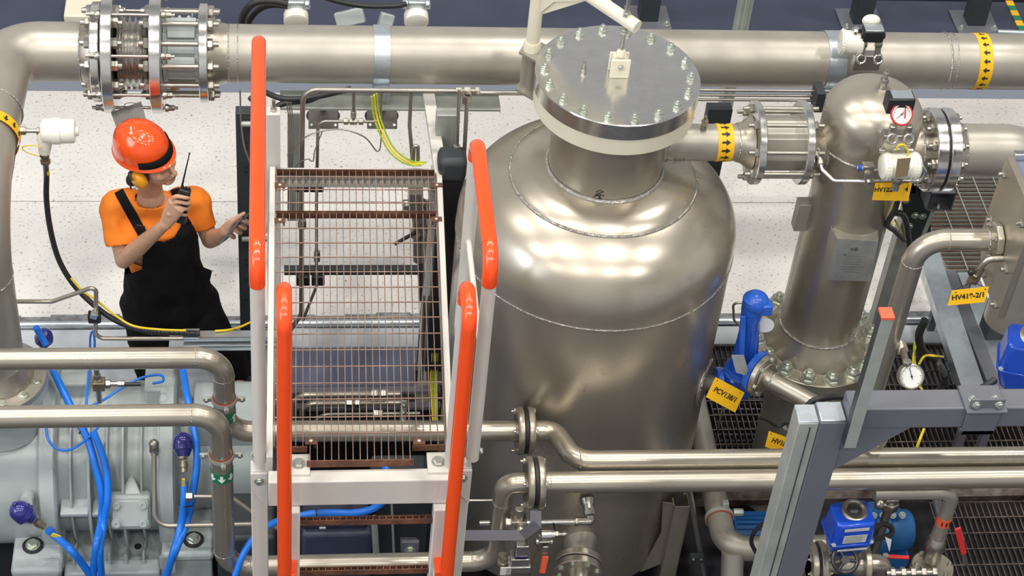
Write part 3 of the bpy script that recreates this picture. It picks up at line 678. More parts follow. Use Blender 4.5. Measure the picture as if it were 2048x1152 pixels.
# ---- guard rails
def guard(lab,x,yf,yb,z,zb,xb=None,mid=None,r=.0275):
    xb=x if xb is None else xb
    t=thing('guard_rail',lab,'handrail',(x,(yf+yb)/2,ZP-.06)); rb_=.09
    P=fillet([(x,yf,ZP-.06),(x,yf,z),(xb,yb,z),(xb,yb,zb)],rb_,10)
    obj('white_tube',B().tube(P,r,28),WHITE,t,label='warm white painted tube')
    i0=next(i for i,p in enumerate(P) if p.z>z-rb_*1.05); i1=len(P)-1
    seg=[V((x,yf,z-rb_-.035))]+[p for p in P[1:-1]]+[V((xb,yb,z-rb_-.02))]
    obj('orange_grip',B().tube(seg,r+.0022,28),ORANGE,t,label='glossy orange-red upper part')
    if mid: obj('mid_rail',B().cyl((x,yf,mid),(xb,yb,mid),.012,16),WHITE,t)
    for y,xx in ((yf,x),(yb,xb)): 
        inst('bolt',HEAD,None,t,(xx+(.03 if x>.3 else -.03),y,ZP-.02),(1 if x>.3 else -1,0,0),.012)
    return t
guard('left guard rail, orange grip reaching up over the big top pipe',-.078,5.19,6.57,2.65,ZP-.06,mid=None)
guard('right guard rail, orange bar beside the vessel dome',.775,5.19,5.90,2.65,ZP-.06,mid=2.12)
def grab(lab,x,yr,yf,z):
    t=thing('ladder_rail',lab,'handrail',(x,yf,.3)); zf=py(890,1140,yf).z; r=.0265
    P=fillet([(x,yr,ZP-.06),(x,yr,z),(x,yf,z-.03),(x,yf,-.3)],.07,10)
    obj('white_tube',B().tube(P,r,28),WHITE,t,label='warm white painted tube')
    k=[p for p in P[1:-1]]
    obj('orange_grip',B().tube([V((x,yr,z-.12))]+k+[V((x,yf,-.2))],r+.0022,28),ORANGE,t,label='glossy orange-red front part')
    s=1 if x<.3 else -1
    for zz in (zf,1.05): obj('foot_bracket',B().bb((min(x,x+s*.05),yf-.01,zz-.03),(max(x,x+s*.05),5.03,zz+.0)),ORANGE if zz==zf else WHITE,t,bev=.003)
    return t
grab('left ladder rail, orange bar in front of the walkway',.019,5.13,4.96,2.61)
grab('right ladder rail, orange bar leaning over the ladder',.682,5.13,4.96,2.61)
# ================================================================ COMPRESSOR
BY,BZ,BR=6.50,.14,.42
def cyx(x,y,R,ay=None,az=None):
    """point where the sight line meets a cylinder along X of radius R round the machine axis"""
    ay=BY if ay is None else ay; az=BZ if az is None else az
    r=ray(x,y); a=r.y**2+r.z**2; b_=2*(-r.y*ay+r.z*(CH-az)); c_=ay*ay+(CH-az)**2-R*R; d=b_*b_-4*a*c_
    if d<0: return py(x,y,ay-R*.75)
    t=(-b_-math.sqrt(d))/(2*a); return r*t+V((0,0,CH))
cp=thing('gas_compressor','large grey-green ribbed compressor casting at the lower left','compressor',(-.75,BY,-.6))
def bx_(x,y=950): return cyx(x,y,BR).x
X_=lambda x: bx_(x)
obj('barrel',B().lathe((X_(-260),BY,BZ),(1,0,0),[(0,.2),(0,BR-.03),(.03,BR),(X_(76)-X_(-260),BR)],72),CAST,cp,bev=0)
obj('barrel_flange',B().lathe((X_(76),BY,BZ),(1,0,0),[(0,.3),(0,BR+.03),(.01,BR+.045),(X_(112)-X_(76)-.01,BR+.045),(X_(112)-X_(76),BR+.03),(X_(112)-X_(76),.3)],72),CAST,cp)
obj('crankcase',B().lathe((X_(112),BY,BZ),(1,0,0),[(0,BR-.05),(X_(318)-X_(112),BR-.05)],72),CAST,cp)
obj('barrel_flange',B().lathe((X_(316),BY,BZ),(1,0,0),[(0,.3),(0,BR+.03),(.01,BR+.045),(.07,BR+.045),(.085,BR+.02),(.085,.25)],72),CAST,cp)
obj('drive_housing',B().lathe((X_(345),BY,BZ),(1,0,0),[(0,.35),(.06,.30),(.12,.27),(.42,.27),(.44,.25)],56),CAST,cp)
# ribs round the crankcase, running down to the feet
def rib(x,w_,ro,foot=5.95,zf=-.02):
    P=[]
    for i in range(13):
        a=math.radians(100+i*(112/12)); P.append(V((x,BY+ro*math.cos(a),BZ+ro*math.sin(a))))
    P+=[V((x,foot+.03,zf+.03)),V((x,foot+.03,-.12)),V((x,BY,-.12)),V((x,BY,BZ))]
    return obj('rib',B().prism([p-V((w_/2,0,0)) for p in P],(w_,0,0)),CAST,cp,bev=.003)
for xpx,w_,ro in ((140,.010,BR+.0),(178,.014,BR+.035),(213,.010,BR-.005),(246,.014,BR+.035),(282,.010,BR-.005)): rib(X_(xpx),w_,ro)
for xpx in (94,):
    rib(X_(xpx),.075,BR+.04,5.93,-.02)
rib(X_(331),.075,BR+.04,5.93,-.02)
# cross webs between ribs
for a,b in ((118,174),(182,242)):
    c=cyx((a+b)/2,1022,BR+.01); obj('web',B().prism([V((X_(a),c.y-.02,c.z)),V((X_(a),c.y+.14,c.z+.02)),V((X_(a),c.y+.14,c.z+.0)),V((X_(a),c.y-.02,c.z-.02))],(X_(b)-X_(a),0,0)),CAST,cp,bev=.003)
# base casting
obj('base_apron',B().bb((X_(120),5.93,-.30),(X_(315),6.02,-.07)),CAST,cp,bev=.012)
obj('base_floor',B().bb((X_(110),6.0,-.14),(X_(320),6.3,-.10)),CAST,cp,bev=.004)
for nm,x0,x1,y0 in (('foot',15,118,5.90),('foot',318,425,5.98)):
    a,b=X_(x0),X_(x1)
    f=obj(nm,B().bb((a,y0,-.06),(b,6.45,.0)),CAST,cp,bev=.02)
    obj('pedestal',B().bb((a+.01,y0+.02,-.62),(b-.01,6.4,-.06)),CAST,cp,bev=.01)
for x,y in ((66,1092),(387,1080)):
    c=pz(x,y,.0); t=obj('anchor_washer',B().lathe(c,Z,[(0,.05),(.006,.05),(.008,.03)],32),BLACK,cp)
    inst('anchor_bolt',HEAD,None,cp,c+V((0,0,.007)),Z,.026,.4)
c=pz(276,1093,-.1); obj('oil_hole',B().lathe(c,Z,[(0,.018),(.002,.018),(.002,.012)],20),PIT,cp)
# bolted cover with four cap screws
c=cyx(262,1020,BR+.03); R=Matrix.Rotation(math.radians(-32),3,'X')
cv=obj('cover_box',B().box(c,(.19,.09,.17),R),CAST,cp,bev=.015)
cn=R@V((0,-1,0))
obj('cover_plate',B().box(c+cn*.05,(.172,.02,.135),R),CAST,cp,bev=.008)
for sx in (-.062,.062):
    for sz in (-.045,.045): inst('cap_screw',CAPB,None,cp,c+cn*.060+R@V((sx,0,sz)),cn,.017)
obj('cover_boss',B().prism([c+R@V((-.05,-.02,.08)),c+R@V((.05,-.02,.08)),c+R@V((.0,.06,.17))],cn*-.05),CAST,cp,bev=.004)
# top bosses and suction neck
obj('suction_neck',B().lathe((XJ,6.42,.50),Z,[(0,.21),(.10,.20),(.20,.20),(.22,.235),(.264,.235)],56),CAST,cp)
for x,y in ((150,760),(320,770)):
    c=cyx(x,y,BR); obj('top_box',B().bb((c.x-.07,c.y-.08,c.z-.12),(c.x+.07,c.y+.12,c.z+.05)),CAST,cp,bev=.012)
obj('terminal_box',B().bb((X_(385),6.35,.36),(X_(520),6.62,.54)),CAST,cp,bev=.01)
# ---------------------------------------------------------------- cables
def cable(name,lab,pts,r,m,cat='cable',n=8,group=None,seg=12,curv=True,par=None):
    P=curve(pts,n) if curv else pts
    t=thing(name,lab,cat,P[0],group); obj('jacket',B().tube(P,r,seg),m,t); return t
def tie(t,p,q,r=.013):
    obj('cable_tie',B().lathe(p,(V(q)-V(p)),[(-.002,r),(-.002,r+.0025),(.003,r+.0025),(.003,r)],16,cap=False),BLACKP,t)
def onb(x,y,off=.03):
    return cyx(x,y,BR+off) if y<1085 else py(x,y,5.855-.3*max(0,off-.1))
L=lambda *a:[onb(x,y,o) for x,y,o in a]
cr=.0185
def gl(x,y,z_=None): return onb(x,y,.05)
t=cable('blue_cable','thick blue cable left of the pair, curving down across the compressor ribs',L((84,700,.12),(108,745,.12),(150,830,.10),(176,880,.09),(190,930,.09),(203,985,.08),(203,1040,.08),(193,1090,.08),(186,1152,.08),(184,1200,.08)),cr,BLUEC); tie(t,onb(166,862,.09),onb(172,872,.09),.02)
t=cable('blue_cable','thick blue cable right of the pair, hanging from the glands behind the lower pipe',L((186,862,.13),(203,905,.11),(214,950,.10),(215,1000,.11),(207,1050,.12),(200,1100,.12),(203,1152,.12),(204,1200,.12)),cr*.95,BLUEC); tie(t,onb(204,1068,.11),onb(203,1078,.11),.028)
t=cable('blue_cable','long blue cable running straight down beside the dark blue ball sensor',L((366,742,.10),(376,800,.10),(390,870,.10),(394,925,.10),(386,985,.10),(375,1040,.10),(352,1100,.10),(330,1152,.10),(318,1190,.1)),cr*.95,BLUEC)
t=cable('blue_cable','blue cable with yellow marker hanging below the ball sensor',L((369,962,.13),(368,1000,.14),(362,1050,.14),(345,1110,.14),(330,1165,.14)),cr*.95,BLUEC)
c=onb(367,965,.16); obj('marker_tag',B().box(c,(.014,.006,.05)),YELC,t); tie(t,onb(372,1006,.12),onb(371,1016,.12),.034)
t=cable('blue_cable','blue cable with yellow marker leaving the lower left ball sensor',L((96,1060,.07),(112,1074,.08),(140,1098,.10),(165,1128,.12),(180,1152,.12),(192,1185,.12)),cr,BLUEC)
c=onb(112,1072,.105); obj('marker_tag',B().box(c,(.045,.006,.022),Matrix.Rotation(.6,3,'Y')),YELC,t)
cable('blue_wire','thin blue wire looping below the lower left pipe',L((92,850,.10),(96,878,.10),(115,898,.10),(140,899,.10),(165,885,.10),(186,866,.12),(200,850,.12)),.0065,BLUEC)
cable('blue_wire','thin blue wire looping around the small brass valve between the two pipes',L((182,812,.10),(210,798,.12),(245,775,.14),(285,755,.15),(320,750,.15),(326,762,.15),(305,767,.15)),.0065,BLUEC)
cable('blue_wire','thin blue wire hanging straight beside the small brass valve',L((178,742,.12),(174,790,.12),(172,815,.12)),.0065,BLUEC)
a=[py(180,700,6.75),py(181,672,6.75),py(186,663,6.75),py(189,680,6.75),py(189,705,6.75)]
cable('blue_wire','thin blue wire loop showing above the upper left pipe',a,.0055,BLUEC)
cable('blue_cable','short blue cable end passing behind the lower left platform leg',[py(560,1040,5.7),py(530,1055,5.65),py(505,1080,5.6),py(485,1112,5.55),py(470,1152,5.5)],cr*.85,BLUEC)
def ballsensor(lab,c,d,r,gp):
    t=thing('ball_sensor',lab,'sensor',c)
    d=V(d).normalized()
    obj('cap',B().sphere(c,r,28,16),BLUED,t)
    obj('collar',B().lathe(c-d*(-r*.2),d,[(0,r*1.06),(r*.5,r*1.06),(r*.55,r*.9),(r*1.25,r*.6)],32),BLUED,t)
    e=c+d*r*1.45
    obj('gland',B().hexn(e-d*.01,d,r*.48,r*.5).lathe(e+d*(r*.45),d,[(0,r*.36),(r*.25,r*.36),(r*.25,r*.44),(r*.6,r*.44),(r*.65,r*.36),(r*1.1,r*.36)],20),RUSTG,t)
    return t
RUSTG=mat('dull_brass',(.34,.28,.19),.35,.8,.2,30)
c1=onb(366,884,.12); d=(onb(368,940,.13)-c1)
ballsensor('dark blue ball sensor with gland pointing down beside the vertical pipe',c1,d,.047,None)
c1=onb(40,1022,.10); d=(onb(92,1056,.08)-c1)
t=ballsensor('dark blue ball sensor at the lower left corner of the compressor',c1,d,.05,None)
obj('boss',B().cyl(onb(58,985,-.02),onb(52,1005,.08),.03,20),CAST,t); obj('lug',B().sphere(c1+V((-.02,0,.05)),.012,10,6),BLUED,t)
c1=py(88,672,6.72); t=ballsensor('dark blue ball sensor half hidden behind the thick vertical pipe',c1,V((-.1,0,-1)),.042,None)
obj('blue_sleeve',B().tube([py(72,655,6.62),py(82,672,6.62),py(92,690,6.6)],.016,12),BLUEC,t)
c1=py(386,690,6.72); t=thing('cable_gland','small dark blue fitting below the galvanised channel','fitting',c1); obj('body',B().sphere(c1,.022,16,10),BLUED,t); obj('neck',B().cyl(c1,c1-V((0,0,.06)),.016,14),BLUED,t)
# lubrication tube with ball fitting
t=thing('lube_tube','thin polished tube with hexagon fitting bending right in front of the crankcase','tube',onb(308,900,.1))
P=fillet([onb(308,905,.13),onb(309,1052,.13),V((px(560,1053,onb(309,1052,.13).y),onb(309,1052,.13).y,onb(309,1052,.13).z))],.07,10)
obj('tube',B().tube(P,.0115,16),STEELP,t)
c=onb(308,888,.12); obj('banjo',B().sphere(c,.024,18,10).hexn(c-V((0,0,.02)),(0,0,-1),.026,.03),SMALL,t); obj('nut',B().hexn(c-V((0,0,.055)),(0,0,-1),.019,.02),SMALL,t)
t=thing('drain_tube','thin tube crossing behind the vertical pipe towards the platform leg','tube',py(385,993,5.9))
obj('tube',B().tube(fillet([py(388,993,5.95),py(460,993,5.95),py(520,1035,5.9),py(560,1060,5.9)],.05,6),.010,14),STEELP,t)
obj('nut',B().hexn(py(385,993,5.95),(-1,0,0),.024,.03),SMALL,t)
# small brass needle valve between the pipes
c=py(198,768,6.30); t=thing('needle_valve','small brass block valve between the two left pipes','valve',c)
obj('block',B().box(c,(.055,.05,.05)),RUSTG,t,bev=.003)
obj('inlet_nut',B().hexn(c+V((-.005,0,.025)),Z,.019,.04).cyl(c+V((-.005,0,.05)),c+V((-.005,0,.10)),.013,12),SMALL,t)
obj('outlet_nut',B().hexn(c+V((.03,0,0)),(1,0,0),.021,.022).cyl(c+V((.04,0,0)),c+V((.10,0,0)),.012,12).hexn(c+V((.085,0,0)),(1,0,0),.015,.03),SMALL,t)
obj('stem',B().cyl(c+V((.115,0,-.004)),c+V((.19,0,-.004)),.010,12),BLACKP,t)
obj('drain_leg',B().cyl(c-V((.005,0,.02)),c-V((.005,0,.12)),.013,12),SMALL,t)
# ================================================================ TUBE + CHANNEL IN FRONT OF THE WORKER
YT=6.72
t=thing('bent_tube','slim steel tube with a crank bend running in front of the worker','tube',py(190,640,YT))
pt=lambda x,y,Y=YT: py(x,y,Y)
zt=pt(300,677).z
P=fillet([pt(20,603),pt(105,603),pt(162,583),pt(192,572),pt(192,625),pt(190,677),V((pt(300,677).x,YT,zt)),V((pt(560,677).x,YT,zt))],.045,8)
obj('tube',B().tube(P,.0105,16),STEELP,t)
t=thing('tube_clamp','black block clamp with galvanised bracket holding the bent steel tube','clamp',pt(192,632))
c=pt(189,634); obj('block',B().box(c,(.06,.04,.055)),BLACKP,t,bev=.006)
obj('cap_plate',B().box(c+V((.002,-.02,.035)),(.03,.035,.03),Matrix.Rotation(.4,3,'Y')),GALV,t,bev=.002)
t=thing('strut_channel','bright galvanised strut channel left of the white rail post','channel',pt(450,672))
a,b=pt(368,668),pt(560,670)
for dz,dy in ((.034,0),(-.0,0)): obj('lip',B().bb((a.x,YT-.055-.02*(dz==0),a.z+dz-.012),(b.x,YT-.0,a.z+dz-.006)),GALV,t)
obj('web',B().bb((a.x,YT-.006,a.z-.025),(b.x,YT+.0,a.z+.028)),GALV,t)
obj('lip',B().bb((a.x,YT-.06,a.z+.008),(b.x,YT-.052,a.z+.028)).bb((a.x+.06,YT-.075,a.z-.04),(b.x,YT-.069,a.z-.02)),GALV,t)
obj('end_cap',B().bb((a.x-.002,YT-.063,a.z+.024),(a.x+.075,YT+.004,a.z+.034)),GALV,t,bev=.002)
obj('fish_plate',B().bb((a.x,YT-.082,a.z-.045),(a.x+.075,YT-.072,a.z-.008)),GALVG,t,bev=.002)
for dx in (.018,.057): inst('screw',HEAD,None,t,(a.x+dx,YT-.082,a.z-.03),(0,-1,0),.006)
obj('lower_tube',B().cyl((a.x+.1,YT-.03,a.z-.065),(b.x,YT-.03,a.z-.065),.007,12),SMALL,t)
# cream transmitter on the left elbow
c=pz(112,262,1.87); t=thing('transmitter','cream enamelled transmitter on a stub at the far left pipe bend','transmitter',c)
ax=V((1,0,0)); 
obj('housing',B().lathe(c-ax*.065,ax,[(0,.045),(.008,.055),(.05,.058),(.052,.061),(.085,.061),(.088,.056),(.14,.055),(.148,.050),(.152,.03)],40),CREAMW,t)
obj('end_nub',B().cyl(c+ax*.085,c+ax*.10,.022,18),CREAMW,t)
obj('neck',B().tube([c-ax*.02,c+V((-.05,-.01,-.03)),c+V((-.058,-.02,-.11))],.034,24,rr=[.045,.038,.026]),CREAMW,t)
g0=c+V((-.058,-.02,-.11)); obj('gland',B().hexn(g0,(0,0,-1),.024,.02).lathe(g0-Z*.022,(0,0,-1),[(0,.019),(.02,.019),(.02,.023),(.035,.023),(.04,.017)],20),RUSTG,t)
obj('stub',B().cyl(c-ax*.20,c-ax*.06,.010,14).hexn(c-ax*.165,ax,.02,.035).hexn(c-ax*.085,ax,.017,.02),SMALL,t)
obj('earth_wire',B().tube(curve([g0+V((-.02,-.02,-.005)),g0+V((-.075,-.02,.02)),g0+V((-.09,-.02,.05)),g0+V((-.04,-.02,.06)),g0+V((-.01,-.03,.055))]),.0025,8),YELC,t)
H=[g0-Z*.03]+[py(*a) for a in ((93,350,6.98),(93,400,6.97),(101,460,6.93),(118,520,6.90),(148,570,6.86),(190,612,6.80),(235,643,6.74),(285,660,6.70),(330,665,6.67),(400,667,6.67))]
t=cable('black_conduit','black corrugated conduit drooping from the far left transmitter to the galvanised channel',H,.0135,BLACK,cat='conduit',n=10)
b=B()
Q=curve(H[8:],14)
for i in range(0,len(Q)-1,2): b.lathe(Q[i],(Q[i+1]-Q[i]),[(-.002,.0138),(0,.0155),(.002,.0138)],14,cap=False)
obj('corrugation',b,BLACK,t)
tie(t,py(304,662,6.69),py(312,663,6.69),.0165)
obj('marker_tag',B().box(py(96,342,6.95),(.012,.006,.05)),YELC,t)
cable('yellow_wire','thin yellow wire following the black conduit in front of the worker',[py(*a) for a in ((142,556,6.83),(165,582,6.8),(192,600,6.77),(232,632,6.72),(268,652,6.68),(320,659,6.65),(372,661,6.65))],.0055,YELC)
cable('yellow_wire','thin yellow wire emerging from the channel beside the dark post',[py(*a) for a in ((430,662,6.70),(455,660,6.71),(480,654,6.74),(500,645,6.78),(530,632,6.85))],.0055,YELC)
# hanging grey tag plate below the bellows
a=[py(228,228,7.22),py(285,208,7.22),py(296,240,7.17),py(243,264,7.17)]
a=[py(222,226,7.30),py(282,204,7.30),py(292,240,7.22),py(236,264,7.22)]
t=obj('tag_plate',B().prism(a,(0,.004,.001)),TAGG,label='plain grey metal tag hanging under the bellows behind the helmet',cat='tag')
tw=thing('tag_wire','thin wire loop tying the grey tag to the bellows','wire',py(255,205,7.33)); obj('wire',B().tube(curve([py(247,216,7.3),py(252,207,7.33),py(268,206,7.34),py(285,211,7.31)]),.0016,6),BLACKP,tw)
# ================================================================ UNDER AND BEHIND THE PLATFORM
x=px(490,400,7.2)
t=thing('rack_post','dark perforated rack post standing behind the left guard rail','post',(x,7.2,0))
obj('post',B().bb((x-.036,7.17,-.0),(x+.036,7.23,1.76)),DARK,t,bev=.004)
b=B()
for y in (286,296,335,345,520,530,560,600): 
    p=py(492,y,7.168); b.lathe(p,(0,-1,0),[(0,.007),(.0015,.007)],10)
obj('holes',b,BLACK,t)
for y in (248,478,):
    p=py(500,y,7.15); obj('stub_rail',B().cyl(p+V((-.04,0,0)),p+V((.09,0,0)),.014,14),GALVG,t)
cable('grey_wire','thin grey wire hanging beside the dark rack post',[py(*a) for a in ((480,180,7.15),(482,240,7.15),(488,290,7.12),(502,330,7.1))],.004,DULLS)
YR=7.18
def frail(lab,y,x0,x1,clamps):
    z=py(700,y,YR).z; a,b=px(x0,y,YR),px(x1,y,YR)
    t=thing('support_rail',lab,'rail',((a+b)/2,YR,z)); obj('rail',B().bb((a,YR-.02,z-.018),(b,YR+.02,z+.018)),DARK,t,bev=.003)
    for c in clamps:
        xx=px(c,y+15,YR-.03); obj('clamp_block',B().bb((xx-.033,YR-.055,z-.06),(xx+.033,YR-.022,z+.0)),BLACKP,t,bev=.005)
    return t
frail('upper dark support rail with clamps under the grating',352,560,852,(604,634))
frail('lower dark support rail with clamps under the grating',540,568,868,(606,636))
def tb(name,lab,P,r,m=DULLS,bend=.06,fit=(),cat='tube'):
    t=thing(name,lab,cat,P[len(P)//2]); obj('tube',B().tube(fillet(P,bend,8),r,14),m,t)
    for p,d,rr,h in fit: obj('nut',B().hexn(V(p)-V(d).normalized()*h/2,d,rr,h),SMALL,t)
    return t
Y1=7.10
za=py(800,181,Y1).z
tb('impulse_tube','upper dull tube running under the big pipe and down behind the grating',[V((px(960,181,Y1),Y1,za)),V((px(606,181,Y1),Y1,za)),py(603,350,Y1),py(603,628,Y1),py(572,672,Y1-.02)],.0125,bend=.07,fit=[(py(604,447,Y1),(0,0,1),.024,.05),((px(918,181,Y1),Y1,za),(1,0,0),.02,.03)])
tb('impulse_tube','slim tube from the small tee down behind the grating',[V((px(700,243,Y1),Y1,py(700,243,Y1).z)),V((px(636,245,Y1),Y1,py(700,243,Y1).z)),py(633,400,Y1),py(633,572,Y1),py(606,640,Y1)],.008,bend=.04,fit=[(py(634,512,Y1),(0,0,1),.018,.06)])
zt2=py(707,243,Y1).z
tb('impulse_tube','short tube with brass-coloured tee hanging under the big pipe',[V((px(707,190,Y1),Y1,za)),V((px(707,243,Y1),Y1,zt2))],.009,fit=[((px(707,243,Y1),Y1,zt2),(1,0,0),.017,.035),((px(692,243,Y1),Y1,zt2),(1,0,0),.017,.022),((px(722,243,Y1),Y1,zt2),(1,0,0),.017,.022),((px(707,228,Y1),Y1,py(707,228,Y1).z),(0,0,1),.015,.03)])
tb('impulse_tube','slim tube right of the tee leading to the grey junction box',[V((px(715,243,Y1),Y1,zt2)),V((px(760,243,Y1),Y1,zt2)),V((px(763,190,Y1),Y1,za))],.007,bend=.03)
tb('impulse_tube','slim cranked tube left of the white brace',[py(822,185,Y1),py(819,250,Y1),py(826,330,Y1)],.0095,bend=.04)
tb('impulse_tube','small looped tube end above the far edge of the grating',[py(826,330,7.0),py(828,292,7.0),py(836,292,7.0),py(836,330,7.0)],.009,bend=.03)
tb('impulse_tube','vertical dull tube left of the vessel with fittings at its top',[py(918,181,7.0),py(914,300,7.0),py(912,330,7.0)],.008,fit=[(py(914,296,7.0),(0,0,1),.018,.03)])
tb('impulse_tube','long tube with tee beside the vessel curving in at the bottom',[py(934,200,7.0),py(926,360,7.0),py(920,385,7.0),py(900,385,7.0)],.010,bend=.05,fit=[(py(934,196,7.0),(0,0,1),.024,.05),(py(935,181,7.0),(1,0,0),.019,.03),(py(955,181,7.0),(1,0,0),.018,.02)])
zc=py(1000,186,7.12).z
tb('impulse_tube','horizontal dull tube under the big pipe behind the vessel neck',[V((px(925,183,7.12),7.12,zc)),V((px(1110,183,7.12),7.12,zc))],.011)
for i,y in enumerate((181,191,200)):
    z=py(1500,y,7.25).z; tb('impulse_tube',['topmost','middle','lowest'][i]+' of three thin tubes under the big pipe left of the domed filter',[V((px(1380,y,7.25),7.25,z)),V((px(1665,y,7.25),7.25,z))],.007)
p=py(1440,215,7.3); obj('tube_bracket',B().bb((p.x-.06,7.28,0),(p.x+.06,7.34,p.z)),DARK,label='dark bracket post under the thin tubes right of the vessel lid',cat='bracket')
p=py(1637,195,7.22); obj('tube_bracket',B().bb((p.x-.02,7.18,p.z-.06),(p.x+.02,7.28,p.z+.05)),DARK,label='small black bracket gripping the thin tubes beside the filter dome',cat='bracket')
# grey junction covers
for i,(x0,x1) in enumerate(((617,676),(735,793))):
    a,b=py(x0,208,7.62),py(x1,256,7.62)
    t=thing('junction_box',['left','right'][i]+' one of two grey box covers over the floor beneath the top pipe','box',((a.x+b.x)/2,7.62,b.z))
    obj('cover',B().box(((a.x+b.x)/2,7.62,(a.z+b.z)/2),(b.x-a.x,.02,.128),Matrix.Rotation(math.radians(-44),3,'X')),mat('grey_box_cover',(.24,.225,.20),.5) if i==0 else bpy.data.materials['grey_box_cover'],t,bev=.002)
    obj('case',B().box(((a.x+b.x)/2,7.66,(a.z+b.z)/2-.03),(b.x-a.x+.02,.06,.05),Matrix.Rotation(math.radians(-44),3,'X')),DARK,t,bev=.02)
    0 and obj('stand',B().bb(((a.x+b.x)/2-.02,7.70,0.0),((a.x+b.x)/2+.02,7.73,a.z-.05)),DARK,t)
    obj('hanger',B().bar(V(((a.x+b.x)/2,7.66,(a.z+b.z)/2)),V(((a.x+b.x)/2,7.40,py(700,192,7.4).z-.028)),.03,.006),DARK,t)
    for fx,fz in ((.5,.82),(.1,.15),(.9,.15)): inst('screw',HEAD,None,t,V(((a.x+(b.x-a.x)*fx),7.62,(a.z+b.z)/2))+Matrix.Rotation(math.radians(-44),3,'X')@V((0,-.011,.128*(fz-.5))),(0,-.72,.69),.005)
t=thing('cable_tray','grey tray plate under the top pipe carrying black hoses','tray',py(700,192,7.4)); a,b=py(560,192,7.4),py(1000,192,7.4)
obj('plate',B().bb((a.x,7.33,a.z-.03),(b.x,7.47,a.z-.02)),GALVG,t); obj('side_plate',B().bb((px(575,260,7.3),7.30,.98),(px(604,260,7.3),7.31,a.z-.03)),GALVG,t)
for i,(pp) in enumerate([[(520,180,7.3),(560,196,7.22),(600,198,7.2),(650,190,7.2),(700,178,7.3)],[(500,195,7.28),(530,222,7.2),(570,206,7.2),(620,200,7.22),(660,180,7.3)]]):
    cable('black_hose',['upper','lower'][i]+' black hose sagging beneath the top pipe behind the rail',[py(*a) for a in pp],.014,BLACK)
cable('black_hose','black hose arching up to the left small transmitter above the top pipe',[py(*a) for a in ((482,70,7.8),(488,30,7.8),(510,5,7.8),(545,2,7.8),(575,8,7.8))],.02,BLACK,n=10)
cable('black_hose','second black hose just right of the arching one',[py(*a) for a in ((494,70,7.85),(500,40,7.85),(520,18,7.85),(545,10,7.85),(575,12,7.85))],.016,BLACK,n=10)
YW=[(748,190,7.05),(753,230,7.05),(765,265,7.02),(780,295,7.0),(800,315,6.98),(822,326,6.98),(848,328,6.98)]
for i in range(3):
    cable('earth_wire',['yellow-green earth wire on the left of the bundle above the grating','middle yellow earth wire of the bundle above the grating','yellow earth wire on the right of the bundle above the grating'][i],[py(x+(i-1)*5,y-(i-1)*3,Y+(i-1)*.006) for x,y,Y in YW],.0045,(YGC,YELC,YGC)[i])
cable('grey_wire','thin grey wire looping across the floor behind the grating',[py(*a) for a in ((575,312,7.05),(610,275,7.05),(650,261,7.05),(690,260,7.05),(730,275,7.05),(755,303,7.05),(762,280,7.05),(760,240,7.05))],.0035,DULLS)
cable('grey_wire','short grey wire squiggle beside the thick dull tube',[py(*a) for a in ((590,335,7.05),(600,325,7.05),(615,318,7.05),(626,322,7.05),(630,300,7.05),(645,262,7.05))],.003,DULLS)
for i in range(3):
    cable('grey_wire',['left','middle','right'][i]+' strand of grey wire hanging beside the white rear post',[py(574+i*4,205,7.1),py(580+i*4,270,7.1),py(578+i*3,330,7.1),py(576+i*3,420-i*20,7.1)],.003,DULLS)
# valve stand behind the right of the walkway
t=thing('valve_rack','dark rack plate with valves below the right of the walkway','rack',(px(850,700,7.15),7.15,0))
obj('plate',B().prism([py(846,560,7.2),py(868,560,7.2),py(872,755,7.2),py(832,755,7.2)],(0,.03,0)),DARK,t)
obj('upright',B().bar(py(872,345,7.16),py(876,760,7.16),.05,.04,up=(0,1,0)),GALVG,t)
obj('upright',B().bar(py(838,360,7.12),py(846,600,7.12),.035,.03,up=(0,1,0)),DARK,t)
obj('valve_body',B().box(py(830,400,7.0),(.07,.06,.12)).cyl(py(812,412,7.0),py(850,405,7.0),.022,14).hexn(py(818,410,6.98),(-1,0,0),.028,.03),SMALL,t,bev=.004)
obj('valve_body',B().cyl(py(836,440,7.0),py(838,520,7.0),.03,16).hexn(py(836,470,7.0),(0,0,1),.045,.03),SMALL,t)
obj('black_lever',B().cyl(py(790,488,6.95),py(832,464,6.95),.009,10),BLACKP,t)
obj('manifold',B().box(py(850,745,7.0),(.11,.06,.10)),DARK,t,bev=.004)
for i,(x0,x1) in enumerate(((850,843),(858,856),(866,868))):
    tb('impulse_tube',['left','middle','right'][i]+' upright tube of three beside the yellow wires under the walkway',[py(x0,400,7.0),py(x0,560,6.98),py(x1,760,6.9)],.009,bend=.05)
for i in range(4):
    cable('earth_wire',['outermost left','second','third','outermost right'][i]+' yellow wire hanging under the right edge of the walkway',[py(868+i*2,590,6.95),py(862+i*5,640,6.93),py(864+i*4,700,6.9),py(862+i*4,765,6.88),py(866+i*3,850,6.7)],.004,(YELC,YGC,YELC,YGC)[i])
# black actuator beside the vessel
c=py(905,312,6.95); t=thing('black_actuator','black faceted actuator standing just left of the vessel','actuator',(c.x,6.95,0))
obj('cap',B().box(c-V((0,0,.05)),(.135,.13,.14)),DARK,t,bev=.03)
obj('column',B().bar(c-V((0,0,.10)),V((c.x-.01,6.95,.3)),.11,.11,up=(0,1,0)),BLACKP,t,bev=.01)
for z in (.25,.42,.7): obj('stub',B().cyl((c.x+.05,6.92,c.z-z),(c.x+.085,6.92,c.z-z),.018,12),BLACKP,t)
a=py(905,205,7.15); tt=obj('conduit_box',B().bb((a.x-.07,7.14,1.35),(a.x+.04,7.2,1.78)),GALVG,label='grey folded plate hanging from the top pipe above the black actuator',cat='plate',bev=.003)
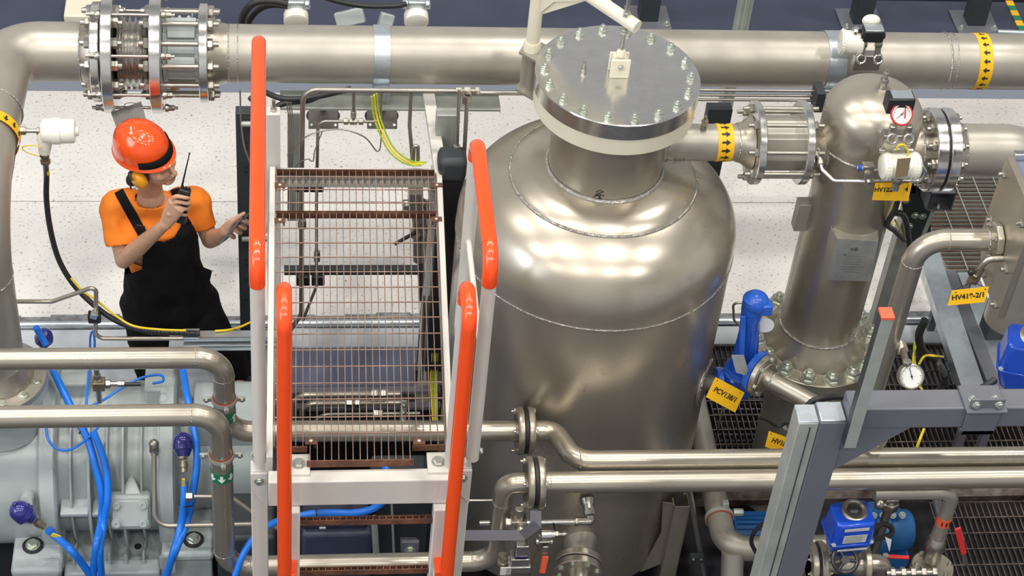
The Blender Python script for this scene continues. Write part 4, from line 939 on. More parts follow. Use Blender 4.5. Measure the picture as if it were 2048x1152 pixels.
# lower services seen through the grating
zz=.02
for i,(y,xl,xr,yd) in enumerate(((789,588,800,840),(806,604,806,870),(828,632,840,870))):
    Y=6.78; z=py(700,y,Y).z
    tb('hydraulic_tube',['rear','middle','front'][i]+' of three bent bright tubes under the walkway',[V((px(xl,y,Y),Y,z-.25)),V((px(xl,y,Y),Y,z)),V((px(xr,y,Y),Y,z))],.015 if i<2 else .010,m=STEELP,bend=.07,fit=[((px((750,700,754)[i],y,Y),Y,z),(1,0,0),.026,.035),((px((768,716,760)[i],y,Y),Y,z),(1,0,0),.026,.03)])
Y=6.83; z=py(800,815,Y).z
t=thing('tube_bracket','bolted zinc bracket clamping three bent tubes under the walkway','bracket',(px(805,815,Y),Y,z-.15)); obj('plate',B().bb((px(798,815,Y),Y-.09,z-.14),(px(810,815,Y),Y-.08,z+.14)),GALVG,t)
for i in range(5): inst('bolt',HEAD,None,t,(px(804,815,Y),Y-.09,z-.11+i*.055),(0,-1,0),.008)
z=py(700,773,6.9).z
for dy in (0,.035): pass
obj('cross_channel',B().bb((px(565,773,6.9),6.86,z-.02),(px(880,773,6.9),6.9,z)).bb((px(565,773,6.9),6.80,z-.075),(px(880,773,6.9),6.84,z-.055)),GREYP,label='grey double channel crossing under the walkway',cat='channel')
# motor drum, pump parts below ladder head
def PY(x,y,Y): return py(x,y,Y)
t=thing('drive_motor','dark navy motor drum behind the ladder opening','motor',PY(680,1010,6.1))
a,b=PY(603,1012,6.1),PY(735,1012,6.1); obj('drum',B().lathe(V((a.x,6.12,a.z-.02)),(1,0,0),[(0,.10),(.01,.115),(b.x-a.x-.02,.115),(b.x-a.x,.10)],40),NAVY,t)
obj('body',B().bb((PY(603,1060,6.0).x,5.98,-.6),(PY(745,1060,6.0).x,6.3,PY(700,1062,6.0).z)),NAVY,t,bev=.02)
obj('shaft_housing',B().bb((PY(745,1000,6.1).x,6.1,-.6),(PY(860,1000,6.1).x,6.4,PY(800,1000,6.1).z)),DARK,t,bev=.02)
t=thing('return_pipe','stainless pipe with yellow arrow label seen behind the ladder head','pipe',PY(700,972,6.25)); a,b=PY(598,975,6.25),PY(868,975,6.25)
obj('pipe_run',B().cyl(V((a.x,6.25,a.z)),V((b.x,6.25,a.z)),.045,30),STEELP,t)
band(t,V((PY(624,975,6.2).x,6.25,a.z)),(1,0,0),.045,.062,6,.035,.045,label='yellow band with black arrow')
for x in (760,800,838): obj('collar',B().lathe(V((PY(x,975,6.2).x,6.25,a.z)),(1,0,0),[(0,.05),(0,.066),(.022,.066),(.022,.05)],32),SMALL,t)
for i in range(9): obj('fin',B().lathe(V((PY(776+i*6,985,6.15).x,6.17,a.z-.05)),(1,0,0),[(0,.03),(0,.05),(.004,.05),(.004,.03)],20),DULLS,t)
t=cable('blue_cable','bright blue cable curving behind the ladder opening',[PY(*a) for a in ((560,1045,5.85),(610,1030,5.85),(660,1026,5.85),(710,1026,5.85),(750,1015,5.85),(775,990,5.86),(780,960,5.88),(770,930,5.95))],.018,BLUEC)
tie(t,PY(634,1028,5.85),PY(642,1027,5.85),.024)
tb('steel_strut','bright upright tube behind the lower ladder opening',[PY(748,1035,5.95),PY(753,1120,5.95)],.016,m=GALVG,cat='tube')
tb('steel_strut','thin upright rod behind the lower ladder opening',[PY(783,1000,5.98),PY(788,1120,5.98)],.006,m=GALVG,cat='rod')
c=PY(820,1095,6.0); t=thing('bolted_bracket','grey bracket with zinc bolt behind the ladder','bracket',c); obj('plate',B().box(c,(.085,.02,.10)).box(c+V((0,.05,-.05)),(.085,.1,.02)),GREYP,t,bev=.003); inst('bolt',HEAD,None,t,c+V((0,-.01,-.01)),(0,-1,0),.022)
c=PY(500,1000,6.0); obj('dark_gearbox',B().bb((-.3,5.95,-.6),(-.02,6.35,.15)),DARK,label='dark gearbox casing behind the left platform leg',cat='gearbox',bev=.02)
obj('equipment_base',B().bb((-.4,5.2,-.65),(1.0,5.9,-.5)),NAVY,label='navy equipment base under the ladder',cat='base',bev=.01)
c=PY(645,1056,5.97); obj('white_label',B().box(c,(.03,.004,.012)),PAPER,label='tiny white label on the dark motor behind the ladder',cat='label')
# ================================================================ VESSEL LOWER FITTINGS
def shell(x,y,off=0,cx=TX,cy=TY,R=.64):
    r=ray(x,y); R+=off; a=r.x**2+r.y**2; b_=-2*(r.x*cx+r.y*cy); c_=cx*cx+cy*cy-R*R; d=b_*b_-4*a*c_
    t=(-b_-math.sqrt(max(d,0)))/(2*a); return r*t+V((0,0,CH))
t=thing('drain_nozzle','flanged stainless nozzle low on the front of the vessel','nozzle',shell(1160,1090))
c=shell(1160,1085); nd=V((-.15,-1,-.12)).normalized()
obj('neck',B().lathe(c-nd*.02,nd,[(0,.085),(.05,.078),(.10,.070),(.12,.085)],40),STEEL,t)
for k_,(a,b) in enumerate(((.12,.155),(.163,.20))): flange(t,c-nd*.02+nd*a,nd,.118,b-a,.04,m=STEELP)
obj('gasket',B().lathe(c-nd*.02+nd*.155,nd,[(0,.112),(.008,.112)],40),BLACK,t)
bolts(t,c+nd*.18,nd,.094,8,.013,me=HEAD)
obj('outlet',B().lathe(c+nd*.18,nd,[(0,.06),(.05,.05),(.16,.05)],36),STEELP,t)
t=thing('branch_tube','bright tube with elbow fitting on the front of the vessel below the long pipes','tube',shell(1176,1010))
c=shell(1174,998); e=V((c.x+.01,c.y-.10,c.z-.045)); 
obj('socket',B().lathe(c,(e-c),[(0,.036),(.03,.03),(.03,.026),(.07,.026)],20).hexn(c+(e-c)*.45,(e-c),.028,.03),SMALL,t)
P=[e,e+V((-.03,0,0)),V((px(1000,1034,e.y),e.y,e.z))]
obj('elbow',B().tube(fillet([c+(e-c)*.8,e,e+V((-.06,0,0))],.03,8),.022,18),SMALL,t)
obj('nut',B().hexn(e+V((-.045,0,0)),(-1,0,0),.024,.03),SMALL,t)
obj('tube',B().cyl(e+V((-.05,0,0)),V((px(960,1034,e.y),e.y,e.z)),.014,18),BRIGHT,t)
q=e+V((-.18,-.018,.01)); obj('tie_strip',B().bar(q,q+V((.012,-.01,-.055)),.008,.003),BLACKP,t)
t=thing('flat_bracket','dark grey bent flat bar running from the ladder to the lower flange pair','bracket',py(960,1071,5.32))
P=[py(862,1071,5.33),py(1050,1071,5.33),py(1072,1050,5.33),py(1071,1022,5.42)]
obj('bar',B().bar(P[0],P[1],.008,.046,up=(0,.7,.73)).bar(P[1]+V((-.012,0,-.0)),P[2]+V((.008,0,.008)),.008,.046,up=(-.6,.5,.6)).bar(P[2]+V((0,0,-.012)),P[3],.008,.050,up=(-1,0,0)),GREYP,t,bev=.002)
t=thing('sampling_valve','cluster of polished valve blocks behind the dark flat bar','valve',py(1035,1050,5.5))
c=py(1036,1045,5.5)
obj('body',B().box(c,(.07,.06,.07)).cyl(c+V((0,0,.03)),c+V((0,0,.10)),.022,14).hexn(c+V((-.03,0,0)),(-1,0,0),.03,.03).sphere(c+V((.01,-.04,-.005)),.026,14,8),SMALL,t,bev=.004)
c2=py(1044,1095,5.42); obj('steel_block',B().box(c2,(.055,.05,.07)),BRIGHT,t,bev=.003); obj('purple_ring',B().box(c2-Z*.035,(.057,.052,.006)),BLUED,t)
obj('lower_block',B().box(c2+V((-.004,-.0,-.075)),(.085,.06,.05)).box(c2+V((-.004,0,-.12)),(.10,.07,.04)),BRIGHT,t,bev=.003)
c3=py(1011,1142,5.38); obj('scale_plate',B().box(c3,(.048,.006,.05)),WPRINT,t); b=B()
for i in range(5): b.box(c3+V((.012,-.004,.018-.009*i)),(.02,.001,.0018))
obj('scale_marks',b,INK,t)
obj('side_fitting',B().cyl(py(1005,1108,5.45),py(1008,1150,5.42),.018,14).hexn(py(1006,1122,5.44),(0,0,-1),.026,.03),SMALL,t)
t=thing('sample_coupling','short polished coupling pointing right beside the dark flat bar','coupling',py(1100,1068,5.5)); a=py(1082,1069,5.5)
obj('barrel',B().lathe(a,(1,0,0),[(0,.026),(.045,.026),(.047,.022),(.06,.022)],22),BRIGHT,t); obj('nut',B().hexn(a+V((.06,0,0)),(1,0,0),.018,.02).lathe(a+V((.08,0,0)),(1,0,0),[(0,.010),(.012,.010),(.02,.014),(.03,.014),(.045,.005)],14),SMALL,t)
t=thing('lever_valve','small ball valve with orange-red handle left of the drain nozzle','valve',py(1088,1085,5.5)); c=py(1088,1083,5.5)
obj('body',B().box(c,(.055,.05,.05)).cyl(c-V((.04,0,0)),c+V((.04,0,0)),.02,14),SMALL,t,bev=.004)
obj('stem',B().box(py(1090,1100,5.46),(.026,.008,.05)),BRIGHT,t,bev=.002); obj('handle',B().bar(py(1091,1112,5.45),py(1084,1146,5.42),.030,.014,up=(0,-1,0)),ORANGEL,t,bev=.005)
cable('brown_wire','thin brown wire drooping left of the orange-red handle',[py(*a) for a in ((1083,1090,5.5),(1070,1110,5.48),(1062,1130,5.46),(1058,1160,5.45))],.004,RUST)
tb('steel_rod','thin rod between ladder leg and lower pipe bend',[py(935,1001,5.7),py(1000,1001,5.7)],.006,m=SMALL,cat='rod')
# vessel support leg
t=thing('folded_support','folded stainless support leg against the lower right of the vessel','leg',(px(1345,1060,6.02),6.02,-.65))
a=shell(1338,1030,.03); zt_=py(1365,995,6.1).z
for (x0,x1,y0,y1) in ((0,.085,0,.006),(.079,.085,0,.09),(0,.006,0,.06),(.06,.085,.084,.09)):
    obj('web',B().bb((a.x+.0+x0,a.y-.05+y0,-.6),(a.x+x1,a.y-.05+y1,zt_)),STEELP,t)
obj('cleat',B().prism([V((a.x-.05,a.y-.02,zt_)),V((a.x,a.y-.03,zt_)),V((a.x,a.y-.03,-.25)),V((a.x-.10,a.y-.04,-.30)),V((a.x-.03,a.y-.03,0))],(0,.008,0)),STEELP,t)
t=tb('instrument_pipe','slim steel pipe with bolted black clamp right of the vessel leg',[py(1376,960,6.0),py(1412,1175,6.0)],.014,m=DULLS,cat='pipe'); c=py(1393,1116,5.97); obj('clamp',B().box(c,(.07,.03,.05)),DARK,t,bev=.003)
for s in (-.02,.02): inst('screw',HEAD,None,t,c+V((s,-.016,.01)),(0,-1,0),.006)
# ================================================================ Y-RUN PIPE, PUMP, ACTUATOR
zq=.18
a,b=pz(1384,780,zq),pz(1452,1098,zq)
yp=thing('branch_pipe','stainless pipe running towards the camera beside the vessel then bending right','pipe',(a+b)/2)
obj('pipe_run',B().tube(fillet([a,b,b+V((.62,-.0,0))],.11,10),.061,36),STEEL,yp)
weld(yp,b+V((.12,0,0)),(1,0,0),.061,.002,36)
obj('tee',B().tube([b+V((.03,-.02,.0)),b+V((.03,-.10,-.12)),b+V((.03,-.12,-.3))],.055,30),STEEL,yp)
c=a+(b-a)*.80; dd=(b-a).normalized()
t=thing('pipe_clamp','rust-red lined clamp on the pipe beside the vessel leg','clamp',c)
obj('rubber_liner',B().lathe(c,dd,[(0,.063),(0,.068),(.03,.068),(.03,.063)],40,cap=False),REDR,t); obj('steel_band',B().lathe(c+dd*.004,dd,[(0,.069),(0,.072),(.022,.072),(.022,.069)],40,cap=False),GALVG,t)
obj('ear',B().box(c+V((.02,-.0,.085)),(.03,.03,.03)).hexn(c+V((.07,0,.02)),(1,0,0),.02,.05),GALVG,t,bev=.002)
t=thing('water_pump','blue pump with finned motor behind the grey post','pump',pz(1640,1070,-.3))
a=pz(1462,1068,-.1); b=pz(1560,1068,-.1); bx2=pz(1740,1060,-.1); bx3=pz(1822,1065,-.1)
obj('motor',B().cyl(a,b,.10,32),BLUEP,t)
for i in range(14):
    an=math.radians(60+i*14); e=V((0,math.cos(an),math.sin(an)))*.108; obj('fin',B().bar(a+e+V((.01,0,0)),b+e,.004,.026,up=e),BLUEP,t)
obj('casing',B().lathe(bx2,(1,0,0),[(-.02,.07),(0,.13),(.07,.14),(.09,.11),(bx3.x-bx2.x-.02,.105),(bx3.x-bx2.x,.09)],40),BLUEP,t)
obj('bracket',B().box(bx2+V((.05,.02,.13)),(.16,.10,.04)),BLUEP,t,bev=.01)
for i in range(4): inst('bolt',CAPB,None,t,bx2+V((-.02+.05*i,-.03,.15)),(0,-.5,1),.012)
obj('foot',B().bb((bx2.x-.05,bx2.y-.1,-.65),(bx3.x,bx3.y+.1,-.2)),BLUEP,t,bev=.01)
# blue electric actuator
def actuator(lab,c,s,m,face=True,rot=0):
    t=thing('electric_actuator',lab,'actuator',c); R=Matrix.Rotation(rot,3,'Z')
    def q(x,y,z): return c+R@V((x*s,y*s,z*s))
    def pr_(w0,w1,d0,d1,z0,z1,ch=.25):
        P=[]; 
        for (w_,d_,z) in ((w0,d0,z0),(w1,d1,z1)):
            k=ch*min(w_,d_); P.append([q(x,y,z) for x,y in ((-w_+k,-d_),(w_-k,-d_),(w_,-d_+k),(w_,d_-k),(w_-k,d_),(-w_+k,d_),(-w_,d_-k),(-w_,-d_+k))])
        return B().add(P[0]+P[1],[tuple(range(8))[::-1],tuple(range(8,16))]+[(i,(i+1)%8,8+(i+1)%8,8+i) for i in range(8)])
    obj('housing',pr_(.50,.46,.42,.36,.0,.62),m,t,bev=.012*s*4)
    obj('gearbox',pr_(.34,.52,.30,.42,-.55,-.02),m,t,bev=.01*s*4)
    obj('seam',pr_(.53,.53,.44,.44,-.04,.03),m,t,bev=.004)
    obj('indicator_bezel',B().lathe(q(.05,.06,.60),R@V((0,-.15,1)),[(0,.30*s),(.05*s,.30*s),(.07*s,.24*s),(.05*s,.20*s)],32),DULLS,t)
    obj('indicator_dome',B().sphere(q(.05,.06,.66),.17*s,22,12,sc=(1,1,.6)),BLACKP,t)
    if face:
        fn=(R@V((0,-1,.10))).normalized()
        for (x,z,w_,h) in ((0,.50,.36,.07),(0,.22,.34,.20),(0,-.12,.44,.05)):
            y=-.43 if z<0 else -.425+.06*z/.62
            o=obj('label',B().box(q(x,y-.012,z),(w_*2*s*.8,.006*s,h*s*1.3),R),PAPER,t); 
            if h>.1:
                b=B()
                for i in range(5): b.box(q(x-.03,y-.017,z+.09-.045*i),(w_*1.2*s,.002*s,.010*s),R)
                obj('print',b,INKG,o)
    for sx in (-.44,.44): inst('screw',CAPB,None,t,q(sx,-.38,.03),R@V((0,-.2,1)),.035*s)
    return t
ca=py(1695,1062,5.52)
actuator('blue electric actuator with white labels right of the grey post',ca,.205,BLUEA,True,.08)
t=thing('handwheel','black handwheel in front of the blue actuator with white labels','handwheel',py(1690,1117,5.42)); c=py(1690,1120,5.40); ax=V((0,-.55,.83)).normalized()
obj('rim',B().ring(c,ax,.058,.010,36,8),BLACKP,t); obj('hub',B().lathe(c-ax*.02,ax,[(0,.02),(.03,.02)],18),BLACKP,t)
for q in circ(c,ax,.055,3,.2): obj('spoke',B().cyl(c,q,.008,10),BLACKP,t)
obj('stem',B().cyl(c-ax*.01,c-ax*.12,.012,12),SMALL,t)
zv=py(1690,1128,5.55).z
t=thing('flanged_valve','flanged stainless valve body under the blue actuator','valve',V((px(1690,1128,5.55),5.55,zv)))
x1,x2=px(1618,1120,5.55),px(1722,1120,5.55)
obj('body',B().lathe(V((x1,5.55,zv)),(1,0,0),[(0,.06),(.04,.06),(.06,.045),(x2-x1-.04,.045),(x2-x1-.02,.06),(x2-x1,.06)],36),STEELP,t)
for x in (x1,x1+.045,x2): flange(t,(x,5.55,zv),(1,0,0),.112,.03,.03,m=STEELP)
obj('gasket',B().lathe((x1+.03,5.55,zv),(1,0,0),[(0,.105),(.015,.105)],36),BLACK,t)
for i,e in enumerate(circ((0,0,0),(1,0,0),.088,8,.5)): inst('nut',NUTS,None,t,V((x1,5.55,zv))+e,(-1,0,0),.013,i); inst('nut',NUTS,None,t,V((x1+.075,5.55,zv))+e,(1,0,0),.013,i)
obj('bonnet',B().cyl((ca.x,5.55,zv),(ca.x,5.53,ca.z-.1),.035,20),SMALL,t)
t=thing('pump_elbow','stainless elbow turning down right of the blue actuator','pipe',V((x2+.1,5.55,zv)))
obj('bend',B().tube(fillet([V((x2+.03,5.55,zv)),V((x2+.115,5.55,zv)),V((x2+.115,5.55,zv-.35))],.07,10),.045,32),STEELP,t)
weld(t,V((x2+.04,5.55,zv)),(1,0,0),.045,.002,30)
t=thing('lever_valve','valve with slim horizontal red lever below the blue pump casing','valve',py(1800,1114,5.6)); a=py(1775,1113,5.6); obj('lever',B().bar(a,py(1818,1115,5.6),.02,.012),REDP,t,bev=.004); obj('hub',B().cyl(a-V((.01,0,.03)),a-V((.01,0,-.01)),.015,14),SMALL,t)
t=thing('hose_tail','row of hexagon hose fittings along the bottom edge right of the pump elbow','fitting',py(1820,1146,5.45)); a=py(1772,1146,5.45); b=py(1868,1144,5.45)
obj('tube',B().cyl(a,b,.018,18),SMALL,t)
for f in (.08,.3,.5,.72,.95): obj('nut',B().hexn(a+(b-a)*f,(1,0,0),.028,.024),SMALL,t)
cable('black_hose','black cable looping from the blue actuator over the pump',[py(*a) for a in ((1740,1062,5.55),(1765,1048,5.6),(1783,1056,5.6),(1780,1070,5.58),(1750,1078,5.52),(1725,1084,5.5))],.013,BLACK)
cable('black_hose','black cable curving beside the left side of the grey post',[py(*a) for a in ((1528,1045,5.5),(1508,1065,5.5),(1503,1085,5.5),(1512,1105,5.5))],.010,BLACK)
o=obj('paper_tag',B().prism([py(1770,1074,5.5),py(1783,1080,5.5),py(1779,1104,5.5)],(0,.002,0)),WPRINT,label='small white triangular tag hanging at the blue pump',cat='tag')
c=py(1780,1008,5.95); t=thing('pipe_union','bright union fitting above the blue pump casing','fitting',c); obj('body',B().hexn(c-V((0,0,.03)),Z,.045,.05).box(c+V((.0,0,.035)),(.06,.05,.03)).sphere(c+V((-.05,0,0)),.03,14,8).cyl(c-V((0,0,.45)),c-V((0,0,.02)),.022,16),SMALL,t,bev=.003)
# right drop pipe, orange band, ball valve with red lever
YD=5.60
xd=px(1908,983,YD); zd=py(1908,983,YD).z
t=thing('drop_pipe','stainless branch with orange band dropping from below the long right pipes','pipe',(xd,YD,zd-.5))
obj('pipe_run',B().tube(fillet([V((xd-.38,YD,zd)),V((xd,YD,zd)),V((xd,YD,py(1885,1075,YD).z))],.07,9),.034,30),STEEL,t)
zb_=py(1898,1046,YD).z; o=obj('orange_band',B().lathe((xd,YD,zb_),Z,[(0,.0345),(0,.0355),(.055,.0355),(.055,.0345)],40,cap=False),ORANGEL,t)
b=B()
for an in (-2.1,-1.5,-1.0): e=V((math.cos(an),math.sin(an),0))*.0365; b.box(V((xd,YD,zb_+.028))+e,(.006,.003,.026),Matrix.Rotation(an+PI/2,3,'Z'))
obj('band_print',b,INK,o)
zc_=py(1885,1075,YD).z
t=thing('ball_valve','stainless ball valve with long red lever at the lower right','valve',(xd,YD,zc_-.2))
obj('neck',B().lathe((xd,YD,zc_),(0,-.1,-1),[(0,.036),(.02,.045),(.06,.05),(.09,.04),(.14,.045)],30),SMALL,t)
fc=V((xd+.01,YD-.03,zc_-.17)); flange(t,fc,(0,-.1,-1),.10,.03,.03,m=STEELP); flange(t,fc+V((0,0,-.045)),(0,-.1,-1),.10,.03,.03,m=STEELP)
obj('body',B().sphere(fc+V((.0,-.06,-.06)),.06,20,12),SMALL,t); obj('bonnet',B().box(fc+V((.01,-.13,-.02)),(.07,.05,.06)),SMALL,t,bev=.005)
bolts(t,fc+V((0,0,.0)),(0,.1,1),.082,6,.012)
a,b=py(1915,1056,5.42),py(1928,1108,5.40); o=obj('lever',B().bar(a,b,.030,.010,up=(0,-1,.5)),REDP,t,bev=.005); 
text('VALVE',.020,(a+b)/2+V((0,-.009,.005)),(b-a),(b-a).cross(V((0,-1,.5))),WPRINT,o) if 0 else None
obj('lever_shank',B().bar(b,py(1932,1130,5.40),.018,.008,up=(0,-1,.5)),SMALL,t)
tb('galvanised_pipe','pale galvanised pipe slanting behind the orange-banded branch',[py(1868,975,5.66),py(1872,992,5.75),py(1888,1060,5.72),V((py(1888,1060,5.72).x+.02,5.72,-.64))],.022,m=GALV,cat='pipe')
# ================================================================ RELIEF VALVE (blue)
t=thing('relief_nozzle','stainless stub pipe from the vessel pad to the blue relief valve','pipe',base)
vb=py(1480,765,6.22); obj('pipe_run',B().cyl(base+n1*.01,vb+V((-.05,0,.01)),.032,28),STEEL,t)
t=thing('relief_valve','blue pressure relief valve with tall bonnet and lever cap','valve',vb-V((0,0,.1)))
top=py(1508,600,6.22+.0); axv=(top-vb).normalized()
obj('body',B().sphere(vb,.085,24,14).cyl(vb-V((.10,0,0)),vb,.05,24).lathe(vb-V((.12,0,0)),(1,0,0),[(0,.075),(.03,.075)],32).lathe(vb+axv*.04,axv,[(0,.085),(.03,.09),(.05,.09),(.06,.06)],28),BLUEV,t,bev=.004)
obj('bonnet',B().lathe(vb+axv*.09,axv,[(0,.064),(.03,.060),(.09,.052),(.33,.043),(.36,.050),(.40,.050)],28),BLUEV,t)
for an in (0,PI/2,PI,-PI/2): e=V((math.cos(an),math.sin(an),0)); obj('rib',B().prism([vb+axv*.10+e*.07-V((0,.005,0)),vb+axv*.10+e*.03-V((0,.005,0)),vb+axv*.40+e*.03-V((0,.005,0)),vb+axv*.38+e*.045-V((0,.005,0))],(.004,.01,0)),BLUEV,t)
obj('lever_cap',B().sphere(vb+axv*.53+V((.01,0,0)),.062,22,14,sc=(1,1,.9)).cyl(vb+axv*.47,vb+axv*.56,.052,24).box(vb+axv*.52+V((.05,-.03,.0)),(.06,.05,.06)),BLUEV,t,bev=.008)
obj('lever',B().bar(vb+axv*.48+V((-.05,-.04,.0)),vb+axv*.14+V((-.03,-.09,0)),.026,.012,up=(0,-1,0)),BLUEV,t,bev=.003)
for i,e in enumerate(circ(vb+axv*.075,axv,.078,6,.3)): inst('bolt',HEAD,None,t,e,axv,.013,i)
of=py(1512,744,6.14); od=(py(1640,812,5.93)-py(1535,755,6.14)).normalized()
obj('outlet_neck',B().cyl(vb,of,.05,24),BLUEV,t)
obj('outlet_flange',B().lathe(of-od*.01,od,[(0,.105),(.03,.105)],44),BLUEV,t)
obj('maker_plate',B().prism([py(1463,711,6.08),py(1488,711,6.08),py(1497,742,6.06),py(1490,751,6.06),py(1472,745,6.06)],(0,.004,0)),GALV,t)
t=thing('outlet_pipe','stainless outlet pipe with flange right of the blue relief valve','pipe',of+od*.2)
flange(t,of+od*.022,od,.105,.03,.03,m=STEELP); flange(t,of+od*.052,od,.075,.012,.03,m=STEELP)
obj('pipe_run',B().tube([of+od*.05,of+od*.70],.041,30),STEELP,t); weld(t,of+od*.10,od,.043,.004,30)
bolts(t,of+od*.052,od,.088,6,.012,me=HEAD)
t=thing('cable_hook','thin bent tube hook left of the relief valve cap','tube',py(1470,620,6.6)); obj('tube',B().tube(fillet([py(1500,605,6.6),py(1466,606,6.6),py(1468,640,6.6),py(1482,655,6.6),V((py(1482,655,6.6).x,6.6,.0))],.02,5),.006,10),DULLS,t)
obj('white_disc_tag',B().lathe(py(1530,650,6.24),(-.2,-1,.1),[(0,.042),(.002,.042)],28),WPRINT,label='white round paper tag hanging right of the relief valve bonnet',cat='tag',bev=0)
t_last=[None]
def ytag(lab,P,s,size,off=(0,0),wire=None):
    """yellow tag; P = four corners tl,tr,br,bl in space"""
    nrm=(P[1]-P[0]).cross(P[0]-P[3]).normalized(); 
    if nrm.y>0: nrm=-nrm
    t=thing('yellow_tag',lab,'tag',P[3])
    t_last[0]=t; obj('sheet',B().prism([p-nrm*.001 for p in P],nrm*.002),YEL,t)
    if wire: obj('tie_wire',B().tube(curve([P[0]*.9+P[1]*.1,(P[0]+wire)/2+V((0,-.005,.01)),wire,(P[1]+wire)/2+V((0,-.005,.0)),P[1]*.9+P[0]*.1],5),.0016,6),BLACKP,t)
    r=(P[1]-P[0]).normalized(); u=(P[0]-P[3]); u=(u-r*u.dot(r)).normalized()
    c=(P[0]+P[1]+P[2]+P[3])/4+nrm*.002+r*off[0]+u*off[1]
    text(s,size,c,r,u,INK,t,bold=.0008)
    for f in (.1,.9): obj('hole',B().lathe(P[0]+(P[1]-P[0])*f-u*.010+nrm*.001,nrm,[(0,.003),(.0006,.003)],8),INK,t)
    return t
ytag('yellow tag lettered PCV138/1 hanging at the blue relief valve',[py(1431,754,6.06),py(1489,785,6.06),py(1470,825,6.02),py(1412,794,6.02)],'PCV138/1',.035,wire=py(1450,740,6.1))
t=thing('needle_valve','small brass needle valve with black lever above the partly hidden HV18 tag','valve',py(1578,848,6.0)); c=py(1588,838,6.0)
obj('body',B().hexn(c,(.4,0,1),.028,.05).cyl(c-V((.01,0,.05)),c+V((.03,0,.12)),.018,14),RUSTG,t); obj('nut',B().hexn(c+V((-.02,0,-.05)),(.2,0,-1),.03,.03),SMALL,t)
obj('lever',B().tube(curve([c+V((-.02,-.03,.02)),py(1555,852,5.97),py(1535,840,5.97),py(1520,836,5.97)]),.008,10),BLACKP,t)
ytag('yellow tag lettered HV18 half hidden behind the grey post',[py(1538,862,5.9),py(1600,884,5.9),py(1592,918,5.87),py(1530,893,5.87)],'HV18-1',.035,off=(-.01,.005),wire=py(1580,845,5.98))
# ================================================================ GREY FRAME
YF=4.43; zf=2.62
def fx(x,y): return px(x,y,YF)
t=thing('gantry','grey painted post and beam gantry in the right foreground','frame',(pz(1665,845,zf).x,YF,-.6))
p0=pz(1640,845,zf); p1=pz(1697,848,zf); w_=p1.x-p0.x; yf=p0.y
obj('post',B().bb((p0.x,yf,-.65),(p1.x,yf+w_,zf-.003)),GREYP,t,bev=.006)
obj('post_cap',B().bb((p0.x+.004,yf+.004,zf-.003),(p1.x-.004,yf+w_-.004,zf+.004)),GALV,t,bev=.004)
yb0=yf+.004; ztb=py(1740,819,yb0).z
obj('beam',B().bb((p1.x,yb0,ztb-.098),(p1.x+2.2,yb0+w_*.95,ztb)),GREYP,t,bev=.006)
g=[V((p1.x-.002,yb0+.03,ztb-.09)),V((px(1822,858,yb0),yb0+.03,ztb-.095)),V((px(1790,872,yb0),yb0+.03,ztb-.14)),V((p1.x-.002,yb0+.03,py(1672,942,yb0).z))]
obj('gusset',B().prism(g,(0,.01,0)),GREYP,t); obj('gusset',B().prism([v+V((0,-.028,0)) for v in g],(0,.01,0)),GREYP,t)
x0,x1=px(1942,815,yb0-.02),px(2010,815,yb0-.02)
cl=thing('beam_clamp','grey bolted saddle bracket gripping the beam at the right','bracket',((x0+x1)/2,yf,ztb-.15))
obj('front_plate',B().bb((x0,yb0-.012,ztb-.125),(x1,yb0-.001,ztb+.055)),GREYP,cl,bev=.004)
obj('top_plate',B().bb((x0-.012,yb0-.03,ztb+.001),(x1+.012,yb0+w_,ztb+.012)),GREYP,cl,bev=.002); obj('under_plate',B().bb((x0,yb0-.012,ztb-.125),(x1,yb0+w_,ztb-.10)),GREYP,cl,bev=.004)
for dx in (.02,x1-x0-.02):
    inst('bolt',HEAD,None,cl,(x0+dx,yb0-.012,ztb+.030),(0,-1,0),.012); inst('bolt',NUT,None,cl,(x0+dx,yb0+.03,ztb+.012),Z,.011)
# pale channel beside the post
t=thing('strut_channel','pale grey channel standing against the left of the grey post','channel',(p0.x-.05,yf,-.6))
q0=pz(1597,842,zf); 
obj('channel_body',B().bb((q0.x,yf-.002,-.65),(p0.x-.003,yf+.085,zf-.003)),GALVG,t,bev=.003)
obj('groove',B().bb(((q0.x+p0.x)/2+.004,yf-.004,-.65),((q0.x+p0.x)/2+.008,yf-.0022,zf-.02)),DARK,t)
obj('end_cap',B().bb((q0.x,yf,zf-.003),(p0.x-.003,yf+.085,zf+.002)),GALV,t,bev=.002)
t=thing('strut_channel','upright galvanised channel with orange-red end cap fixed to the grey beam','channel',py(1700,893,yb0-.02))
a=py(1699,896,yb0-.045); zt=py(1776,640,yb0-.045).z; 
obj('channel_face',B().bb((a.x-.019,yb0-.045,a.z),(a.x+.022,yb0-.041,zt)),GALVG,t); obj('channel_side',B().bb((a.x-.019,yb0-.041,a.z),(a.x-.016,yb0-.002,zt)).bb((a.x+.019,yb0-.041,a.z),(a.x+.022,yb0-.002,zt)),DARK,t)
obj('end_cap',B().bb((a.x-.021,yb0-.047,zt),(a.x+.024,yb0+.004,zt+.012)),ORANGEL,t,bev=.002)
HP=[(1612,815,4.66),(1632,800,4.60),(1680,793,4.58),(1760,797,4.575),(1850,800,4.57),(1920,795,4.57),(1965,775,4.58),(1990,760,4.62)]
t=cable('black_conduit','black corrugated conduit lying along the grey beam',[py(*a) for a in HP],.0115,BLACK,cat='conduit'); b=B(); Q=curve([py(*a) for a in HP],24)
for i in range(0,len(Q)-1,1): b.lathe(Q[i],(Q[i+1]-Q[i]),[(-.002,.0117),(0,.0132),(.002,.0117)],12,cap=False)
obj('corrugation',b,BLACK,t); tie(t,py(1884,797,4.57),py(1892,797,4.57),.013)
